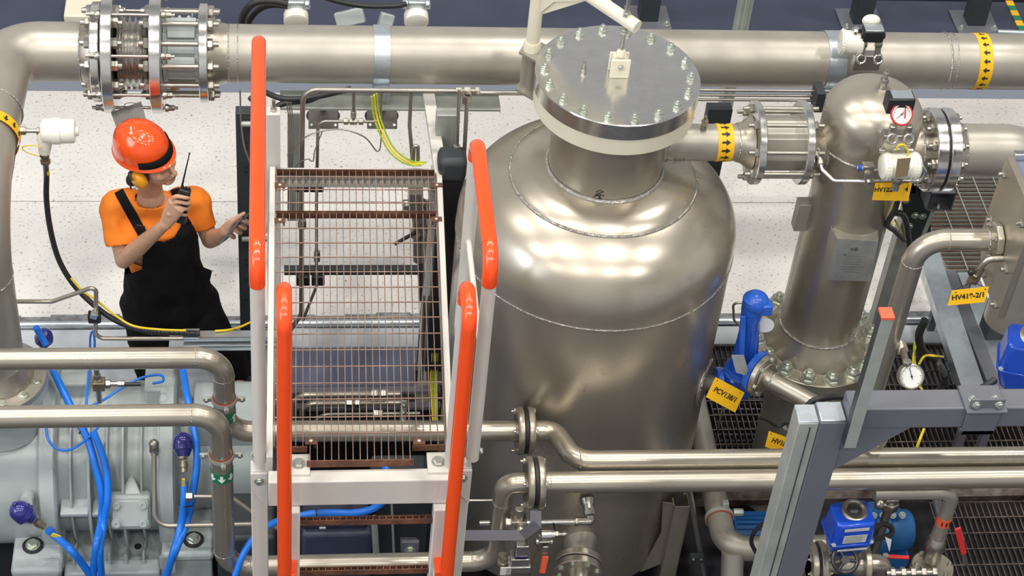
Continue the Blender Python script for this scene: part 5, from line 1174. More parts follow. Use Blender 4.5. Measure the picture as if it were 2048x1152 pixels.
# ================================================================ HEAT EXCHANGER CORNER
YH=5.5
ph=py(1998,480,YH); xh=ph.x
t=thing('heat_exchanger','stainless exchanger frame cut off by the right edge','heat exchanger',(xh+.3,YH,1.5))
tl=py(1990,366,YH+.16); 
obj('end_plate',B().prism([V((xh,YH+.17,ph.z+.30)),V((xh,YH-.20,ph.z+.30)),V((xh,YH-.20,ph.z-.24)),V((xh,YH+.05,ph.z-.24)),V((xh,YH+.17,ph.z-.12))],(.03,0,0)),STEELP,t,bev=.003)
obj('front_panel',B().bb((xh+.03,YH-.20,ph.z-.24),(xh+.6,YH-.185,ph.z+.28)),STEEL,t); obj('top_panel',B().bb((xh+.03,YH-.18,ph.z+.27),(xh+.6,YH+.17,ph.z+.28)),NAVYL,t)
obj('tie_bar',B().bb((xh-.02,YH-.215,ph.z+.28),(xh+.6,YH-.185,ph.z+.31)).bb((xh+.03,YH+.155,ph.z+.28),(xh+.6,YH+.185,ph.z+.31)),BRIGHT,t,bev=.003)
for (y,z) in ((.12,.24),(-.15,.22),(.10,.02),(-.15,-.02),(.02,-.20),(-.16,-.20)): inst('bolt',NUTS,None,t,(xh,YH+y,ph.z+z),(-1,0,0),.018)
t=thing('exchanger_pipe','stainless pipe bending down from the exchanger at the right edge','pipe',(xh-.3,YH,1))
fl8=B().lathe((xh-.03,YH,ph.z),(1,0,0),[(0,.075),(.028,.078)],8); obj('flange',fl8,STEELP,t,bev=.006)
for i,e in enumerate(circ((xh-.03,YH,ph.z),(-1,0,0),.062,4,.5)): inst('bolt',NUTS,None,t,e,(-1,0,0),.012)
xe_=px(1832,500,YH); obj('pipe_run',B().tube(fillet([V((xh-.03,YH,ph.z)),V((xe_,YH,ph.z)),V((xe_,YH,py(1760,828,YH).z)),V((xe_+1.2,YH,py(1760,828,YH).z))],.115,12),.044,36),STEELP,t)
weld(t,(xe_+.115,YH,ph.z),(1,0,0),.044,.0025,30); weld(t,(xe_,YH,ph.z-.115),Z,.044,.0025,30); weld(t,(xh-.05,YH,ph.z),(1,0,0),.044,.003,30)
# gauge on the pipe
c=py(1823,753,5.30); gd=V((.05,-.80,.60)).normalized(); t=thing('pressure_gauge','round pressure gauge with white dial on the vertical pipe above the grey beam','gauge',c)
def dial(t,c,d,R,marks=24,needle=1.2,bez=STEELP,red=None):
    obj('case',B().lathe(c-d*.03,d,[(0,R*.9),(0,R),(.035,R),(.037,R*.9),(.031,R*.88)],44,cap=False).lathe(c-d*.03,d,[(0,0),(0,R)],44,cap=False),bez,t)
    o=obj('face',B().lathe(c,d,[(-.002,R*.93),(0,R*.93)],44),GLASS,t)
    u,v=perp(d); b=B()
    for i in range(marks):
        a=math.radians(-45+270*i/(marks-1)); e=u*math.sin(a+PI)+v*math.cos(a); e=v*math.cos(a)*-1+u*math.sin(a)
        L_=.16 if i%4==0 else .08; b.bar(c+d*.0015+e*R*(.86-L_),c+d*.0015+e*R*.86,R*.03,.0006,up=d)
    obj('scale_marks',b,INK,o)
    e=(u*math.cos(needle)+v*math.sin(needle)); obj('needle',B().bar(c+d*.003-e*R*.25,c+d*.003+e*R*.7,R*.05,.0006,up=d),INK,t)
    obj('hub',B().lathe(c+d*.002,d,[(0,R*.08),(.003,R*.08)],14),INK,t)
    return o
dial(t,c,gd,.053,needle=.25)
obj('red_mark',B().box(c+gd*.002-V((.006,.008,.022)),(.016,.001,.006)),REDP,t)
obj('stem',B().cyl(c+V((-.02,.03,.035)),py(1806,700,5.46),.014,14).hexn(c+V((-.022,.03,.04)),(-.1,.2,1),.02,.02),SMALL,t)
obj('socket',B().cyl(py(1806,705,5.46),py(1800,685,5.50),.024,18),STEELP,t)
# yellow tag and small valve at the exchanger
c=py(1948,552,5.42); t=thing('needle_valve','brass needle valve hanging under the exchanger beside the HV419 tag','valve',c)
obj('body',B().lathe(c-V((0,0,.03)),V((.25,0,1)),[(0,.022),(.03,.022),(.03,.018),(.07,.018)],20).hexn(c-V((.005,0,.0)),V((.25,0,1)),.025,.02),RUSTG,t)
obj('elbow',B().tube(fillet([c+V((.012,0,.04)),c+V((.03,0,.09)),V((xh-.0,c.y,c.z+.095))],.03,6),.014,14),SMALL,t); obj('knob',B().sphere(c+V((-.022,-.01,.03)),.014,12,8),BLACKP,t); obj('foot',B().cyl(c-V((.01,0,.03)),c-V((.015,0,.07)),.012,12),SMALL,t)
ytag('yellow tag lettered HV419-2/1 below the exchanger',[py(1904,581,5.30),py(1978,573,5.30),py(1969,604,5.28),py(1895,611,5.28)],'HV419-2/1',.030,wire=py(1945,566,5.38))
# dark column behind and blue actuator at the right edge
p=py(2012,590,7.0); obj('dark_column',B().bb((p.x-.055,6.95,-.0),(p.x+.06,7.07,p.z+.1)),DARK,label='dark painted column under the exchanger at the right edge',cat='column',bev=.004)
actuator('blue electric actuator cut off by the right edge of the picture',py(2048,722,5.55),.22,BLUEA,False,-.3)
# sloping channels (run away from the camera)
for i,(a,b,w_,m,lab) in enumerate((((1850,483),(1955,800),.12,GALV,'wide galvanised channel running away behind the pressure gauge'),((1897,540),(2003,800),.07,GREYP,'grey painted channel between two galvanised channels at the right'),((1935,545),(2015,750),.11,GALV,'galvanised channel below the HV419 tag'))):
    z=.45+.0*i; A=pz(*a,z); Bq=pz(*b,z); t=thing('floor_channel',lab,'channel',(A+Bq)/2); u=V((Bq-A)).normalized(); r_=u.cross(Z)
    obj('web',B().bar(A,Bq,w_,.004),m,t); 
    for s in (-1,1): obj('side',B().bar(A+r_*s*w_/2-Z*.03,Bq+r_*s*w_/2-Z*.03,.004,.062),m,t)
    obj('stand',B().bb((A.x-.02,A.y-.02,-.0),(A.x+.02,A.y+.02,z-.03)),GREYP,t); obj('stand',B().bb((Bq.x-.02,Bq.y+.02,-.0),(Bq.x+.02,Bq.y+.06,z-.03)),GREYP,t)
# bracket column behind filter
c=py(1880,398,6.75); t=thing('pipe_support','dark grey pipe support with open box end under the right filter flange','support',(c.x,6.8,0))
obj('box_end',B().box(c+V((0,.08,.052)),(.13,.2,.006)).box(c+V((0,.08,-.052)),(.13,.2,.006)).box(c+V((.062,.08,0)),(.006,.2,.11)).box(c+V((-.062,.08,0)),(.006,.2,.11)),GREYP,t)
obj('plate',B().prism([py(1800,372,6.85),py(1860,372,6.85),py(1862,470,6.85),py(1815,500,6.85)],(0,.02,0)),DARK,t); obj('column',B().bb((c.x-.09,6.90,0),(c.x-.02,6.97,c.z)),GALVG,t,bev=.004)
obj('arm',B().bar(c+V((0,.15,0)),c+V((-.15,.15,0)),.1,.1),DARK,t)
for x,y in ((1812,400),(1830,430),(1845,432),(1818,452)): inst('bolt',HEAD,None,t,py(x,y,6.845),(0,-1,0),.015)
inst('bolt',NUT,None,t,c+V((0,-.0,-.05)),Z,.012); tb('steel_rod','threaded rod leaning under the dark pipe support',[py(1865,425,6.8),py(1845,475,6.8)],.010,m=GALVG,cat='rod')
# cables at the right
cable('black_hose','black cable running down the right side of the filter body',[py(*a) for a in ((1798,392,6.3),(1790,420,6.35),(1775,448,6.42),(1790,462,6.5),(1808,480,6.6))],.013,BLACK)
cable('black_hose','black hose arching beside the dark pipe support',[py(*a) for a in ((1790,425,6.6),(1806,430,6.65),(1814,455,6.7),(1818,485,6.75),(1830,520,6.8))],.016,BLACK)
for i in range(2): cable('yellow_wire',['outer','inner'][i]+' yellow wire curving above the grating left of the channels',[py(*a) for a in ((1850-i*6,655,6.5),(1832-i*3,690,6.45),(1826+i*4,725,6.4),(1832+i*3,760,6.35),(1848,785,6.3))],.006,(YELC,YGC)[i])
cable('yellow_wire','yellow wire crossing to the galvanised channel above the beam',[py(*a) for a in ((1838,728,6.2),(1850,712,6.2),(1872,712,6.2),(1886,714,6.7))],.006,YELC)
cable('yellow_wire','short yellow wire between the grey beam and the long pipes',[py(*a) for a in ((1848,858,5.9),(1840,878,5.85),(1832,900,5.8))]+[pz(1822,925,.004)],.007,YELC)
cable('black_hose','black hose coiling right of the pressure gauge',[py(*a) for a in ((1850,640,6.4),(1838,670,6.4),(1845,700,6.4),(1870,720,6.4))],.02,BLACK)
cable('black_hose','black hose looping over the grating behind the beam',[py(*a) for a in ((1870,790,6.2),(1890,765,6.2),(1885,740,6.2))]+[pz(1875,722,.01)],.018,BLACK)
cable('yellow_wire','yellow-black wire hanging between filter body and pipe support',[py(*a) for a in ((1790,400,6.32),(1782,425,6.4),(1776,445,6.42),(1784,448,6.45))],.006,YELC)
cable('yellow_wire','yellow wire behind the black hose at the pipe support',[py(*a) for a in ((1790,440,6.6),(1800,460,6.65),(1806,478,6.7))],.005,YELC)
# grey motor fins below the left grating
t=thing('finned_motor','dark finned motor under the floor grating left of the HV18 tag','motor',pz(1470,860,-.3)); a,b=pz(1415,850,-.2),pz(1560,850,-.2)
obj('drum',B().cyl(a,b,.16,28),NAVY,t)
for i in range(12): an=math.radians(50+i*11); e=V((0,math.cos(an),math.sin(an)))*.17; obj('fin',B().bar(a+e,b+e,.006,.03,up=e),GREYP,t)
# ================================================================ INSTRUMENTS ON THE FILTER
def housing(t,c,ax,r,l,cap=True):
    ax=V(ax).normalized()
    obj('housing',B().lathe(c-ax*l/2,ax,[(0,r*.82),(l*.03,r*.95),(l*.20,r),(l*.22,r*.93),(l*.74,r*.93),(l*.76,r),(l*.94,r),(l,r*.85)],44),CREAMW,t)
    b=B(); u,v=perp(ax)
    for i in range(26):
        a=2*PI*i/26; e=u*math.cos(a)+v*math.sin(a); b.box(c-ax*l*.40+e*r,(.004,.004,.004)).box(c+ax*l*.36+e*r,(.004,.004,.004))
    obj('cap_knurl',b,CREAMW,t,kind='stuff')
YI=6.16
c=py(1800,332,YI); t=thing('transmitter','cream transmitter in front of the filter above the HV122 tag','transmitter',c)
housing(t,c,(1,0,.02),.060,.165)
obj('cover_knob',B().lathe(c+V((.004,-.052,.035)),(0,-.8,.6),[(0,.016),(.008,.016),(.012,.008)],18),BRIGHT,t)
obj('label_flap',B().prism([py(1795,318,YI-.07),py(1822,316,YI-.07),py(1815,352,YI-.07),py(1790,356,YI-.07)],(0,.002,0)),mat('tan_film_label',(.38,.28,.18),.3,.3),t)
obj('sensor_body',B().cyl(c+V((-.01,.05,.03)),c+V((-.01,.12,.07)),.042,26),GALV,t); obj('gland',B().hexn(c-V((0,.01,.055)),(0,-.1,-1),.024,.03).cyl(c-V((0,.01,.08)),c-V((0,.015,.12)),.017,14),SMALL,t)
m0=py(1790,285,YI+.06); t=thing('valve_manifold','polished manifold block with lever loops between gauge and transmitter','manifold',m0)
obj('block',B().box(m0,(.13,.05,.11)).cyl(m0+V((-.035,-.02,.05)),m0+V((-.035,-.02,.11)),.016,14).cyl(m0+V((.035,-.02,.05)),m0+V((.035,-.02,.11)),.016,14),SMALL,t,bev=.004)
for s in (-1,1): obj('lever_loop',B().ring(m0+V((s*.036,-.045,.055)),(0,-1,.5),.020,.006,24,8),BRIGHT,t); obj('valve_stem',B().cyl(m0+V((s*.05,-.03,-.02)),m0+V((s*.075,-.03,-.02)),.012,12),SMALL,t)
g=py(1803,225,YI+.06); t=thing('differential_gauge','small round gauge with red rim on a black box in front of the filter dome','gauge',g)
obj('black_box',B().box(g+V((-.004,.045,.02)),(.115,.07,.075)),BLACKP,t,bev=.004); obj('top_label',B().box(g+V((0,.045,.060)),(.09,.055,.004)),GALV,t)
obj('red_rim',B().ring(g+V((0,-.008,-.004)),(0,-.8,.6),.044,.005,40,8),REDP,t); dial(t,g+V((0,-.006,-.004)),V((0,-.8,.6)),.042,marks=16,needle=2.3,bez=WPRINT); obj('red_zone',B().box(g+V((.012,-.012,.006)),(.006,.001,.045),Matrix.Rotation(-.6,3,'X')),REDP,t)
P=fillet([py(1640,312,6.42),py(1643,338,6.36),py(1668,362,6.30),py(1738,363,6.24)],.03,6)
t=thing('impulse_tube','polished tube bending from the left filter nozzle to the manifold','tube',P[0]); obj('tube',B().tube(P,.0085,14),BRIGHT,t); obj('fitting',B().cyl(py(1634,300,6.45),py(1641,330,6.38),.018,14).hexn(py(1637,308,6.44),(.2,0,-1),.022,.02),SMALL,t)
P=fillet([py(1838,322,6.24),py(1852,345,6.24),py(1842,362,6.24),py(1735,363,6.24)],.03,6)
t=thing('impulse_tube','polished tube bending round the right of the cream transmitter','tube',P[0]); obj('tube',B().tube(P,.0085,14),BRIGHT,t); obj('tee',B().hexn(py(1732,363,6.24),(1,0,0),.02,.03).cyl(py(1735,345,6.25),py(1735,375,6.24),.014,12),SMALL,t)
t=thing('needle_valve','small steel valve with blue cap left of the cream filter transmitter','valve',py(1730,338,6.27)); c=py(1735,336,6.27); obj('body',B().box(c,(.05,.04,.045)).cyl(c-V((.05,0,0)),c,.012,12),SMALL,t,bev=.003); obj('blue_cap',B().cyl(c-V((.045,.0,0)),c-V((.03,0,0)),.015,14),BLUEA,t)
cable('yellow_wire','tiny yellow wire loop above the cream filter transmitter',[py(1792,300,YI),py(1797,291,YI),py(1808,290,YI),py(1816,302,YI),py(1815,312,YI)],.0045,YELC)
ytag('yellow tag lettered HV122 below the cream filter transmitter',[py(1751,366,6.22),py(1824,366,6.22),py(1816,402,6.20),py(1744,400,6.20)],'HV122',.029,off=(-.040,.010),wire=py(1770,352,6.24))
text('4',.031,py(1813,379,6.205),V((1,0,0)),V((0,.3,1)),INK,t_last[0],bold=.0008)
# instruments on the top pipe
c=py(1702,85,7.34); t=thing('transmitter','cream transmitter on top of the big pipe beside the black gauge box','transmitter',c); housing(t,c,(1,-.1,0),.062,.11); obj('cap_nut',B().lathe(c+V((.01,-.0,.055)),Z,[(0,.02),(.02,.02),(.03,.012)],18),BRIGHT,t)
c=py(1745,68,7.32); t=thing('gauge_box','black gauge box with pale top on two steel stems above the filter dome','gauge',c)
obj('box',B().box(c,(.10,.06,.06)),BLACKP,t,bev=.004); obj('top_plate',B().box(c+V((0,0,.034)),(.09,.055,.008)),GALV,t,bev=.002); obj('side_cap',B().cyl(c+V((-.058,0,0)),c+V((.058,0,0)),.024,18),BLACKP,t); obj('back_dome',B().sphere(c+V((0,.06,.035)),.045,20,10,sc=(1,.6,.7)),CREAMW,t)
for s in (-1,1): obj('stem',B().cyl(c+V((s*.036,-.01,-.03)),c+V((s*.04,-.03,-.115)),.015,14).hexn(c+V((s*.037,-.012,-.04)),(0,-.1,-1),.02,.025),SMALL,t); obj('lever_loop',B().ring(c+V((s*.042,-.045,-.115)),(0,-.9,.5),.020,.006,22,8),BRIGHT,t)
obj('manifold',B().box(c+V((0,-.01,-.15)),(.13,.05,.09)),SMALL,t,bev=.004)
# ================================================================ FAR SIDE, ABOVE THE TOP PIPE
for i,(x,y) in enumerate(((592,25),(832,25))):
    c=py(x,y,8.05); t=thing('transmitter',['cream transmitter above the top pipe beside the arched black hoses','cream transmitter above the top pipe near the galvanised strap'][i],'transmitter',c)
    ax=V((0,-.75,-.25)).normalized()
    obj('housing',B().lathe(c-ax*.06,ax,[(0,.04),(.02,.055),(.07,.057),(.072,.062),(.12,.062),(.128,.052),(.13,.0)],36),CREAMW,t); obj('elbow',B().cyl(c+V((-.07,0,.05)),c+V((.07,0,.05)),.025,16).box(c+V((0,.0,.06)),(.09,.07,.05)),GALV,t,bev=.008); obj('post',B().cyl((c.x,c.y+.06,py(x,100,8.1).z),(c.x,c.y+.06,c.z),.02,12),GALVG,t)
cable('black_hose','glossy dark hose running to the transmitter near the galvanised strap',[py(*a) for a in ((640,-8,8.0),(680,4,8.0),(730,12,8.0),(790,12,8.0),(812,8,8.02))],.014,BLACK)
for i,(x,y,r) in enumerate(((700,35,-.3),(772,42,.3))):
    c=py(x,y,8.3); t=thing('small_enclosure',['wide pale green enclosure with dark label behind the top pipe','narrow pale enclosure with dark label above the galvanised strap'][i],'enclosure',c); R=Matrix.Rotation(r,3,'Y')@Matrix.Rotation(-.5,3,'X')
    obj('case',B().box(c,((.15,.07)[i],.06,.08),R),CAST,t,bev=.006); obj('label',B().box(c+R@V((-.02 if i==0 else 0,0,.041)),((.05,.03)[i],.04,.002),R),INKG,t)
    obj('stand',B().bb((c.x-.01,c.y-.12,py(c.x*0+x,100,8.2).z),(c.x+.01,c.y-.10,c.z)),GALVG,t)
c=py(1490,20,8.6); obj('upright_channel',B().bb((c.x-.035,8.58,0),(c.x+.035,8.66,c.z+.6)).bb((c.x-.012,8.57,0),(c.x+.012,8.58,c.z+.6)),GALVG,label='upright galvanised channel behind the top pipe right of the vessel lid',cat='channel',bev=.004)
for i,x in enumerate((1710,1935,1290)):
    c=pz(x,14,.31); t=thing('frame_post',['dark machine frame post with bolted foot above the filter','dark machine frame post with bolted foot near the upper right corner','dark machine frame post with bolted foot behind the vessel lid'][i],'post',(c.x,10.02,.30))
    obj('column',B().bb((c.x-.06,9.98,.315),(c.x+.06,10.1,1.6)),DARK,t,bev=.005); obj('foot_plate',B().bb((c.x-.14,9.90,.301),(c.x+.14,10.16,.315)),GREYP,t,bev=.003)
    for s in (-1,1): inst('bolt',NUT,None,t,(c.x+s*.11,9.95,.315),Z,.016)
c=pz(1455,48,.31); obj('foot_block',B().bb((c.x-.09,9.70,.301),(c.x+.06,9.82,.36)),GREYP,label='low grey block on the skid beam left of the upright channel',cat='block',bev=.004)
c=pz(160,4,.31); obj('beige_block',B().bb((c.x-.08,9.9,.301),(c.x+.2,10.1,.36)),CREAM,label='beige block on the skid beam at the top left',cat='block',bev=.01)
rz_=py(700,100,8.15).z; obj('instrument_rail',B().bb((-.3,8.13,rz_-.04),(.9,8.2,rz_)),GALVG,label='grey rail behind the top pipe carrying two cream transmitters',cat='rail',bev=.003)
# hazard tape at the top right and beside the davit arm
for i,(P0,P1) in enumerate((((2018,2),(2046,62)),((1213,0),(1232,26)))):
    a,b=pz(*P0,.305),pz(*P1,.305); t=thing('hazard_strip',['yellow and green striped strip at the upper right corner','yellow and green striped strip seen beside the cream davit arm'][i],'strip',a)
    for k_ in range(6 if i==0 else 3):
        n=6 if i==0 else 3; obj('stripe',B().bar(a+(b-a)*(k_/n),a+(b-a)*((k_+1)/n),.05,.008),(YEL,GREENB)[k_%2],t)
obj('loose_tube',B().cyl(pz(1995,64,.32),pz(2048,66,.32),.018,12),GALV,label='pale tube end lying on the skid beam at the right edge',cat='tube')
# ================================================================ WORKER
ex=V((XA.x,YA.x,UP.x)); ey=V((XA.y,YA.y,UP.y)); ez=V((XA.z,YA.z,UP.z))   # camera right / up / back in world axes
def scr(p):
    q=V(p)-V((0,0,CH)); z=-q.dot(ez); return 1024+FL*q.dot(ex)/z, 576-FL*q.dot(ey)/z
def blob(b,c,r,R=None,seg=20):
    k=1.10 if R is not None and R is globals().get('HR') else 1
    b.sphere(c,1,seg,seg//2+2,R=R,sc=tuple(q*k for q in r)); return b
def limb(b,P,rr,seg=18,n=6,sq=None):
    """tapering round limb with rounded ends through joints P"""
    Q=curve(P,n); 
    R=[]
    for i in range(len(rr)-1):
        for k in range(n): R.append(rr[i]+(rr[i+1]-rr[i])*(k/n))
    R.append(rr[-1]); b.tube(Q,0,seg,rr=R); b.sphere(Q[0],R[0],seg,10); b.sphere(Q[-1],R[-1],seg,10); return b
def loft(b,rows,seg=36,pw=2.3):
    """rows: centre, half width, half depth, lateral axis, depth axis"""
    k0=len(b.v)
    for c,rx,ry,lx,dy in rows:
        for i in range(seg):
            a=2*PI*i/seg; ca,sa=math.cos(a),math.sin(a)
            b.v.append(V(c)+V(lx)*rx*math.copysign(abs(ca)**(2/pw),ca)+V(dy)*ry*math.copysign(abs(sa)**(2/pw),sa))
    for j in range(len(rows)-1):
        for i in range(seg):
            a=k0+j*seg+i; c=k0+j*seg+(i+1)%seg; b.f.append((a,c,c+seg,a+seg))
    b.f.append(tuple(k0+i for i in range(seg))[::-1]); b.f.append(tuple(k0+(len(rows)-1)*seg+i for i in range(seg)))
    return b
def fuse(b,vox,smooth=4,name='tmp'):
    """merge overlapping volumes into one continuous surface"""
    me=bpy.data.meshes.new(name); me.from_pydata([tuple(v) for v in b.v],[],b.f); 
    bm=bmesh.new(); bm.from_mesh(me); bmesh.ops.remove_doubles(bm,verts=bm.verts,dist=1e-6); bmesh.ops.recalc_face_normals(bm,faces=bm.faces); bm.to_mesh(me); bm.free()
    o=bpy.data.objects.new(name,me); COL.objects.link(o)
    m=o.modifiers.new('r','REMESH'); m.mode='VOXEL'; m.voxel_size=vox
    if smooth: s=o.modifiers.new('s','SMOOTH'); s.factor=.5; s.iterations=smooth
    dg=bpy.context.evaluated_depsgraph_get(); out=bpy.data.meshes.new_from_object(o.evaluated_get(dg)); bpy.data.objects.remove(o); return out
def put(name,me,m,parent,label=None,fn=None):
    bm=bmesh.new(); bm.from_mesh(me); bm.normal_update()
    if fn: fn(bm)
    for v in bm.verts: v.co-=wloc(parent)
    bm.to_mesh(me); bm.free(); me.materials.clear(); me.materials.append(m); me.shade_smooth(); me.name=name
    o=bpy.data.objects.new(name,me); COL.objects.link(o); o.parent=parent; WL[o.name]=wloc(parent)
    if label: o['label']=label
    return o
W=thing('person','worker in orange shirt and black bib overalls holding a radio and a phone','person',(-.35,7.15,0))
# head frame
ps=math.radians(54); pt_=math.radians(-7); hl=V((math.cos(ps),math.sin(ps),0)); fh=V((math.sin(ps),-math.cos(ps),0))
hf=fh*math.cos(pt_)-Z*math.sin(pt_); hu=fh*math.sin(pt_)+Z*math.cos(pt_)
_rr=Matrix.Rotation(math.radians(14),3,hf); hl=_rr@hl; hu=_rr@hu
if hl.z<0: _rr=Matrix.Rotation(math.radians(-28),3,hf); hl=_rr@hl; hu=_rr@hu
HR=Matrix((hl,hf,hu)).transposed()          # local x = his left, y = face, z = crown
hc=py(303,321,7.00)
HK=1.10
def hp(x,y,z): return hc+(hl*x+hf*y+hu*z)*HK
body=B()
blob(body,hp(0,-.012,.035),(.076,.096,.092),HR,28); blob(body,hp(0,.025,-.035),(.064,.068,.080),HR,24)
blob(body,hp(0,.058,-.088),(.034,.030,.026),HR); blob(body,hp(0,.020,-.075),(.056,.055,.040),HR)
for s in (-1,1):
    blob(body,hp(s*.036,.066,-.030),(.026,.020,.022),HR); blob(body,hp(s*.030,.083,.022),(.026,.012,.010),HR)
    blob(body,hp(s*.076,-.008,-.012),(.010,.020,.032),HR); blob(body,hp(s*.011,.105,-.040),(.008,.010,.008),HR,12)
limb(body,[hp(0,.086,.012),hp(0,.102,-.014),hp(0,.113,-.036)],[.010,.0115,.0125],12)
blob(body,hp(0,.088,-.060),(.022,.014,.006),HR,14); blob(body,hp(0,.086,-.071),(.019,.014,.007),HR,14)
nk0=py(301,387,7.10); limb(body,[nk0-Z*.03,nk0+Z*.04,hp(0,-.03,-.04)],[.066,.058,.060],22)
# torso (skin under the clothes)
tl_=V((math.cos(.10),math.sin(.10),0)); td=Z.cross(tl_)
J=dict(pel=py(337,600,7.14),wst=py(328,540,7.12),chs=py(312,462,7.10),shl=py(308,412,7.13))
J['rs']=py(227,410,7.12); J['ls']=py(391,402,7.16); J['re']=py(247,520,6.98); J['le']=py(420,480,7.12)
J['rw']=py(331,448,6.80); J['lw']=py(447,466,6.92)
J['rh']=py(290,612,7.12); J['lh']=py(395,612,7.16); J['rk']=py(303,725,6.98); J['lk']=py(440,690,7.10); J['ra']=pz(320,815,.09); J['la']=pz(470,742,.09)
print('ARM',(J['rs']-J['re']).length,(J['re']-J['rw']).length,(J['ls']-J['le']).length,(J['le']-J['lw']).length,'z',[(k,round(v.z,2)) for k,v in J.items()],hc)
rows=[(J['pel']-Z*.06,.13,.09,tl_,td),(J['pel'],.16,.11,tl_,td),(J['wst'],.145,.10,tl_,td),(J['chs'],.165,.11,tl_,td),(J['shl'],.15,.09,tl_,td),(nk0-Z*.03,.06,.055,tl_,td)]
loft(body,rows)
for s in 'rl':
    limb(body,[J[s+'s'],(J[s+'s']+J[s+'e'])/2,J[s+'e']],[.052,.047,.041]); 
    limb(body,[J[s+'e'],J[s+'e']+(J[s+'w']-J[s+'e'])*.35,J[s+'w']],[.042,.044,.027])
    limb(body,[J[s+'h'],J[s+'k']],[.078,.055]); limb(body,[J[s+'k'],J[s+'a']],[.055,.036]); limb(body,[J[s+'a'],J[s+'a']+V((.03,-.10,-.04))],[.036,.03])
# right hand closed on the radio
def hq(x,y,d,Y): return py(x,y,Y)-ez*d          # d>0 lies farther from the camera
Yr=6.76
rows=[]; w0,w1=J['rw'],hq(353,410,-.004,Yr); ax=(w1-w0).normalized(); la=ax.cross(ez).normalized(); up_=la.cross(ax)
rows=[(w0-ax*.01,.029,.024,la,up_),(w0+ax*.02,.032,.020,la,up_),(w0+(w1-w0)*.6,.044,.018,la,up_),(w1,.046,.016,la,up_)]
loft(body,rows,24); 
for (x0,y0,x1,y1,r) in ((350,394,377,396,.0098),(351,405,379,407,.0100),(352,416,376,418,.0096),(350,427,373,430,.0086)):
    limb(body,[hq(x0-4,y0+2,.002,Yr),hq(x0+6,y0-1,-.014,Yr),hq(x1-5,y1,-.016,Yr),hq(x1,y1,.0,Yr),hq(x1-2,y1+1,.02,Yr)],[.0115,.0112,r,r,r*.85],12,4)
limb(body,[hq(338,428,.012,Yr),hq(347,412,.045,Yr),hq(362,402,.060,Yr)],[.014,.012,.009],12,4)
# left hand round the phone
Yl=6.90
limb(body,[J['lw'],hq(452,460,.005,Yl),hq(463,449,.01,Yl)],[.028,.030,.028],18)
rows=[]; w0,w1=hq(444,468,.015,Yl),hq(474,452,.03,Yl); ax=(w1-w0).normalized()
loft(body,[(w0,.030,.020,ez,ax.cross(ez)),((w0+w1)/2,.040,.017,ez,ax.cross(ez)),(w1,.040,.014,ez,ax.cross(ez))],20)
limb(body,[hq(455,456,-.01,Yl),hq(466,443,-.018,Yl),hq(478,434,-.016,Yl),hq(489,427,-.012,Yl)],[.019,.015,.0115,.0095],14,5)
for (x,y) in ((490,444),(485,455),(476,464),(463,473)):
    limb(body,[hq(x-9,y-6,.045,Yl),hq(x+1,y-2,.040,Yl),hq(x+4,y+2,.015,Yl),hq(x,y,-.012,Yl),hq(x-5,y-3,-.020,Yl)],[.011,.0105,.0100,.0094,.0078],12,4)
put('body',fuse(body,.0036,5),SKIN,W)
# eyes, brows, mouth line, hair
for s in (-1,1):
    c=hp(s*.031,.0825,.001); b=B(); blob(b,c,(.0125,.0095,.0085),HR,16); e=obj('eye',b,mat('eye_lid_skin',(.50,.27,.17),.5) if s<0 else bpy.data.materials['eye_lid_skin'],W)
    b=B(); 
    for k in range(5): t_=k/4; blob(b,hp(s*(.020+.024*t_),.0925-.004*t_*t_-.004*t_,-.003-.002*math.sin(t_*PI)),(.004,.0018,.0016),HR,8)
    obj('eyelashes',b,HAIR,W)
    b=B()
    for k in range(6): t_=k/5; blob(b,hp(s*(.014+.036*t_),.0955-.012*t_*t_,.023+.004*math.sin(t_*PI)),(.0055,.0025,.0028),HR,8)
    obj('eyebrow',b,HAIR,W)
b=B(); 
for k in range(7): t_=k/6-.5; blob(b,hp(.036*t_,.1015-.03*t_*t_,-.0655),(.0045,.0016,.0012),HR,8)
obj('mouth_line',b,mat('lip_shade',(.30,.10,.07),.6),W)
b=B(); blob(b,hp(0,-.030,.010),(.0815,.086,.075),HR,28); blob(b,hp(-.070,.012,.010),(.010,.022,.035),HR); me=fuse(b,.005,2)
put('hair',me,HAIR,W,label='short dark blond hair at the nape and temples')
# shirt
sh=B()
rows=[(J['wst']-Z*.10,.172,.125,tl_,td),(J['wst'],.165,.125,tl_,td),(J['chs']-Z*.04,.178,.132,tl_,td),(J['chs']+Z*.06,.188,.125,tl_,td),(J['shl']+Z*.005,.172,.100,tl_,td),(nk0-Z*.030,.085,.078,tl_,td)]
loft(sh,rows,40)
def sleeve(s,f,r0,r1):
    a,b_=J[s+'s'],J[s+'e']; limb(sh,[a+(J['shl']-a)*.35,a,a+(b_-a)*f*.5,a+(b_-a)*f],[.085,.072,r0,r1],22)
sleeve('r',.66,.073,.074); sleeve('l',.58,.066,.064)
SH=fuse(sh,.008,5)
def wr(amp,sc,neck=None,off=0):
    def f(bm):
        for v in bm.verts:
            n=noise.noise(v.co*sc)+.5*noise.noise(v.co*sc*2.1+V((3,1,7))); fold=abs(noise.noise(V((v.co.x*9,v.co.y*9,v.co.z*5))+V((1,2,3))))
            v.co+=v.normal*(n*amp-fold*amp*1.3+off)
    return f
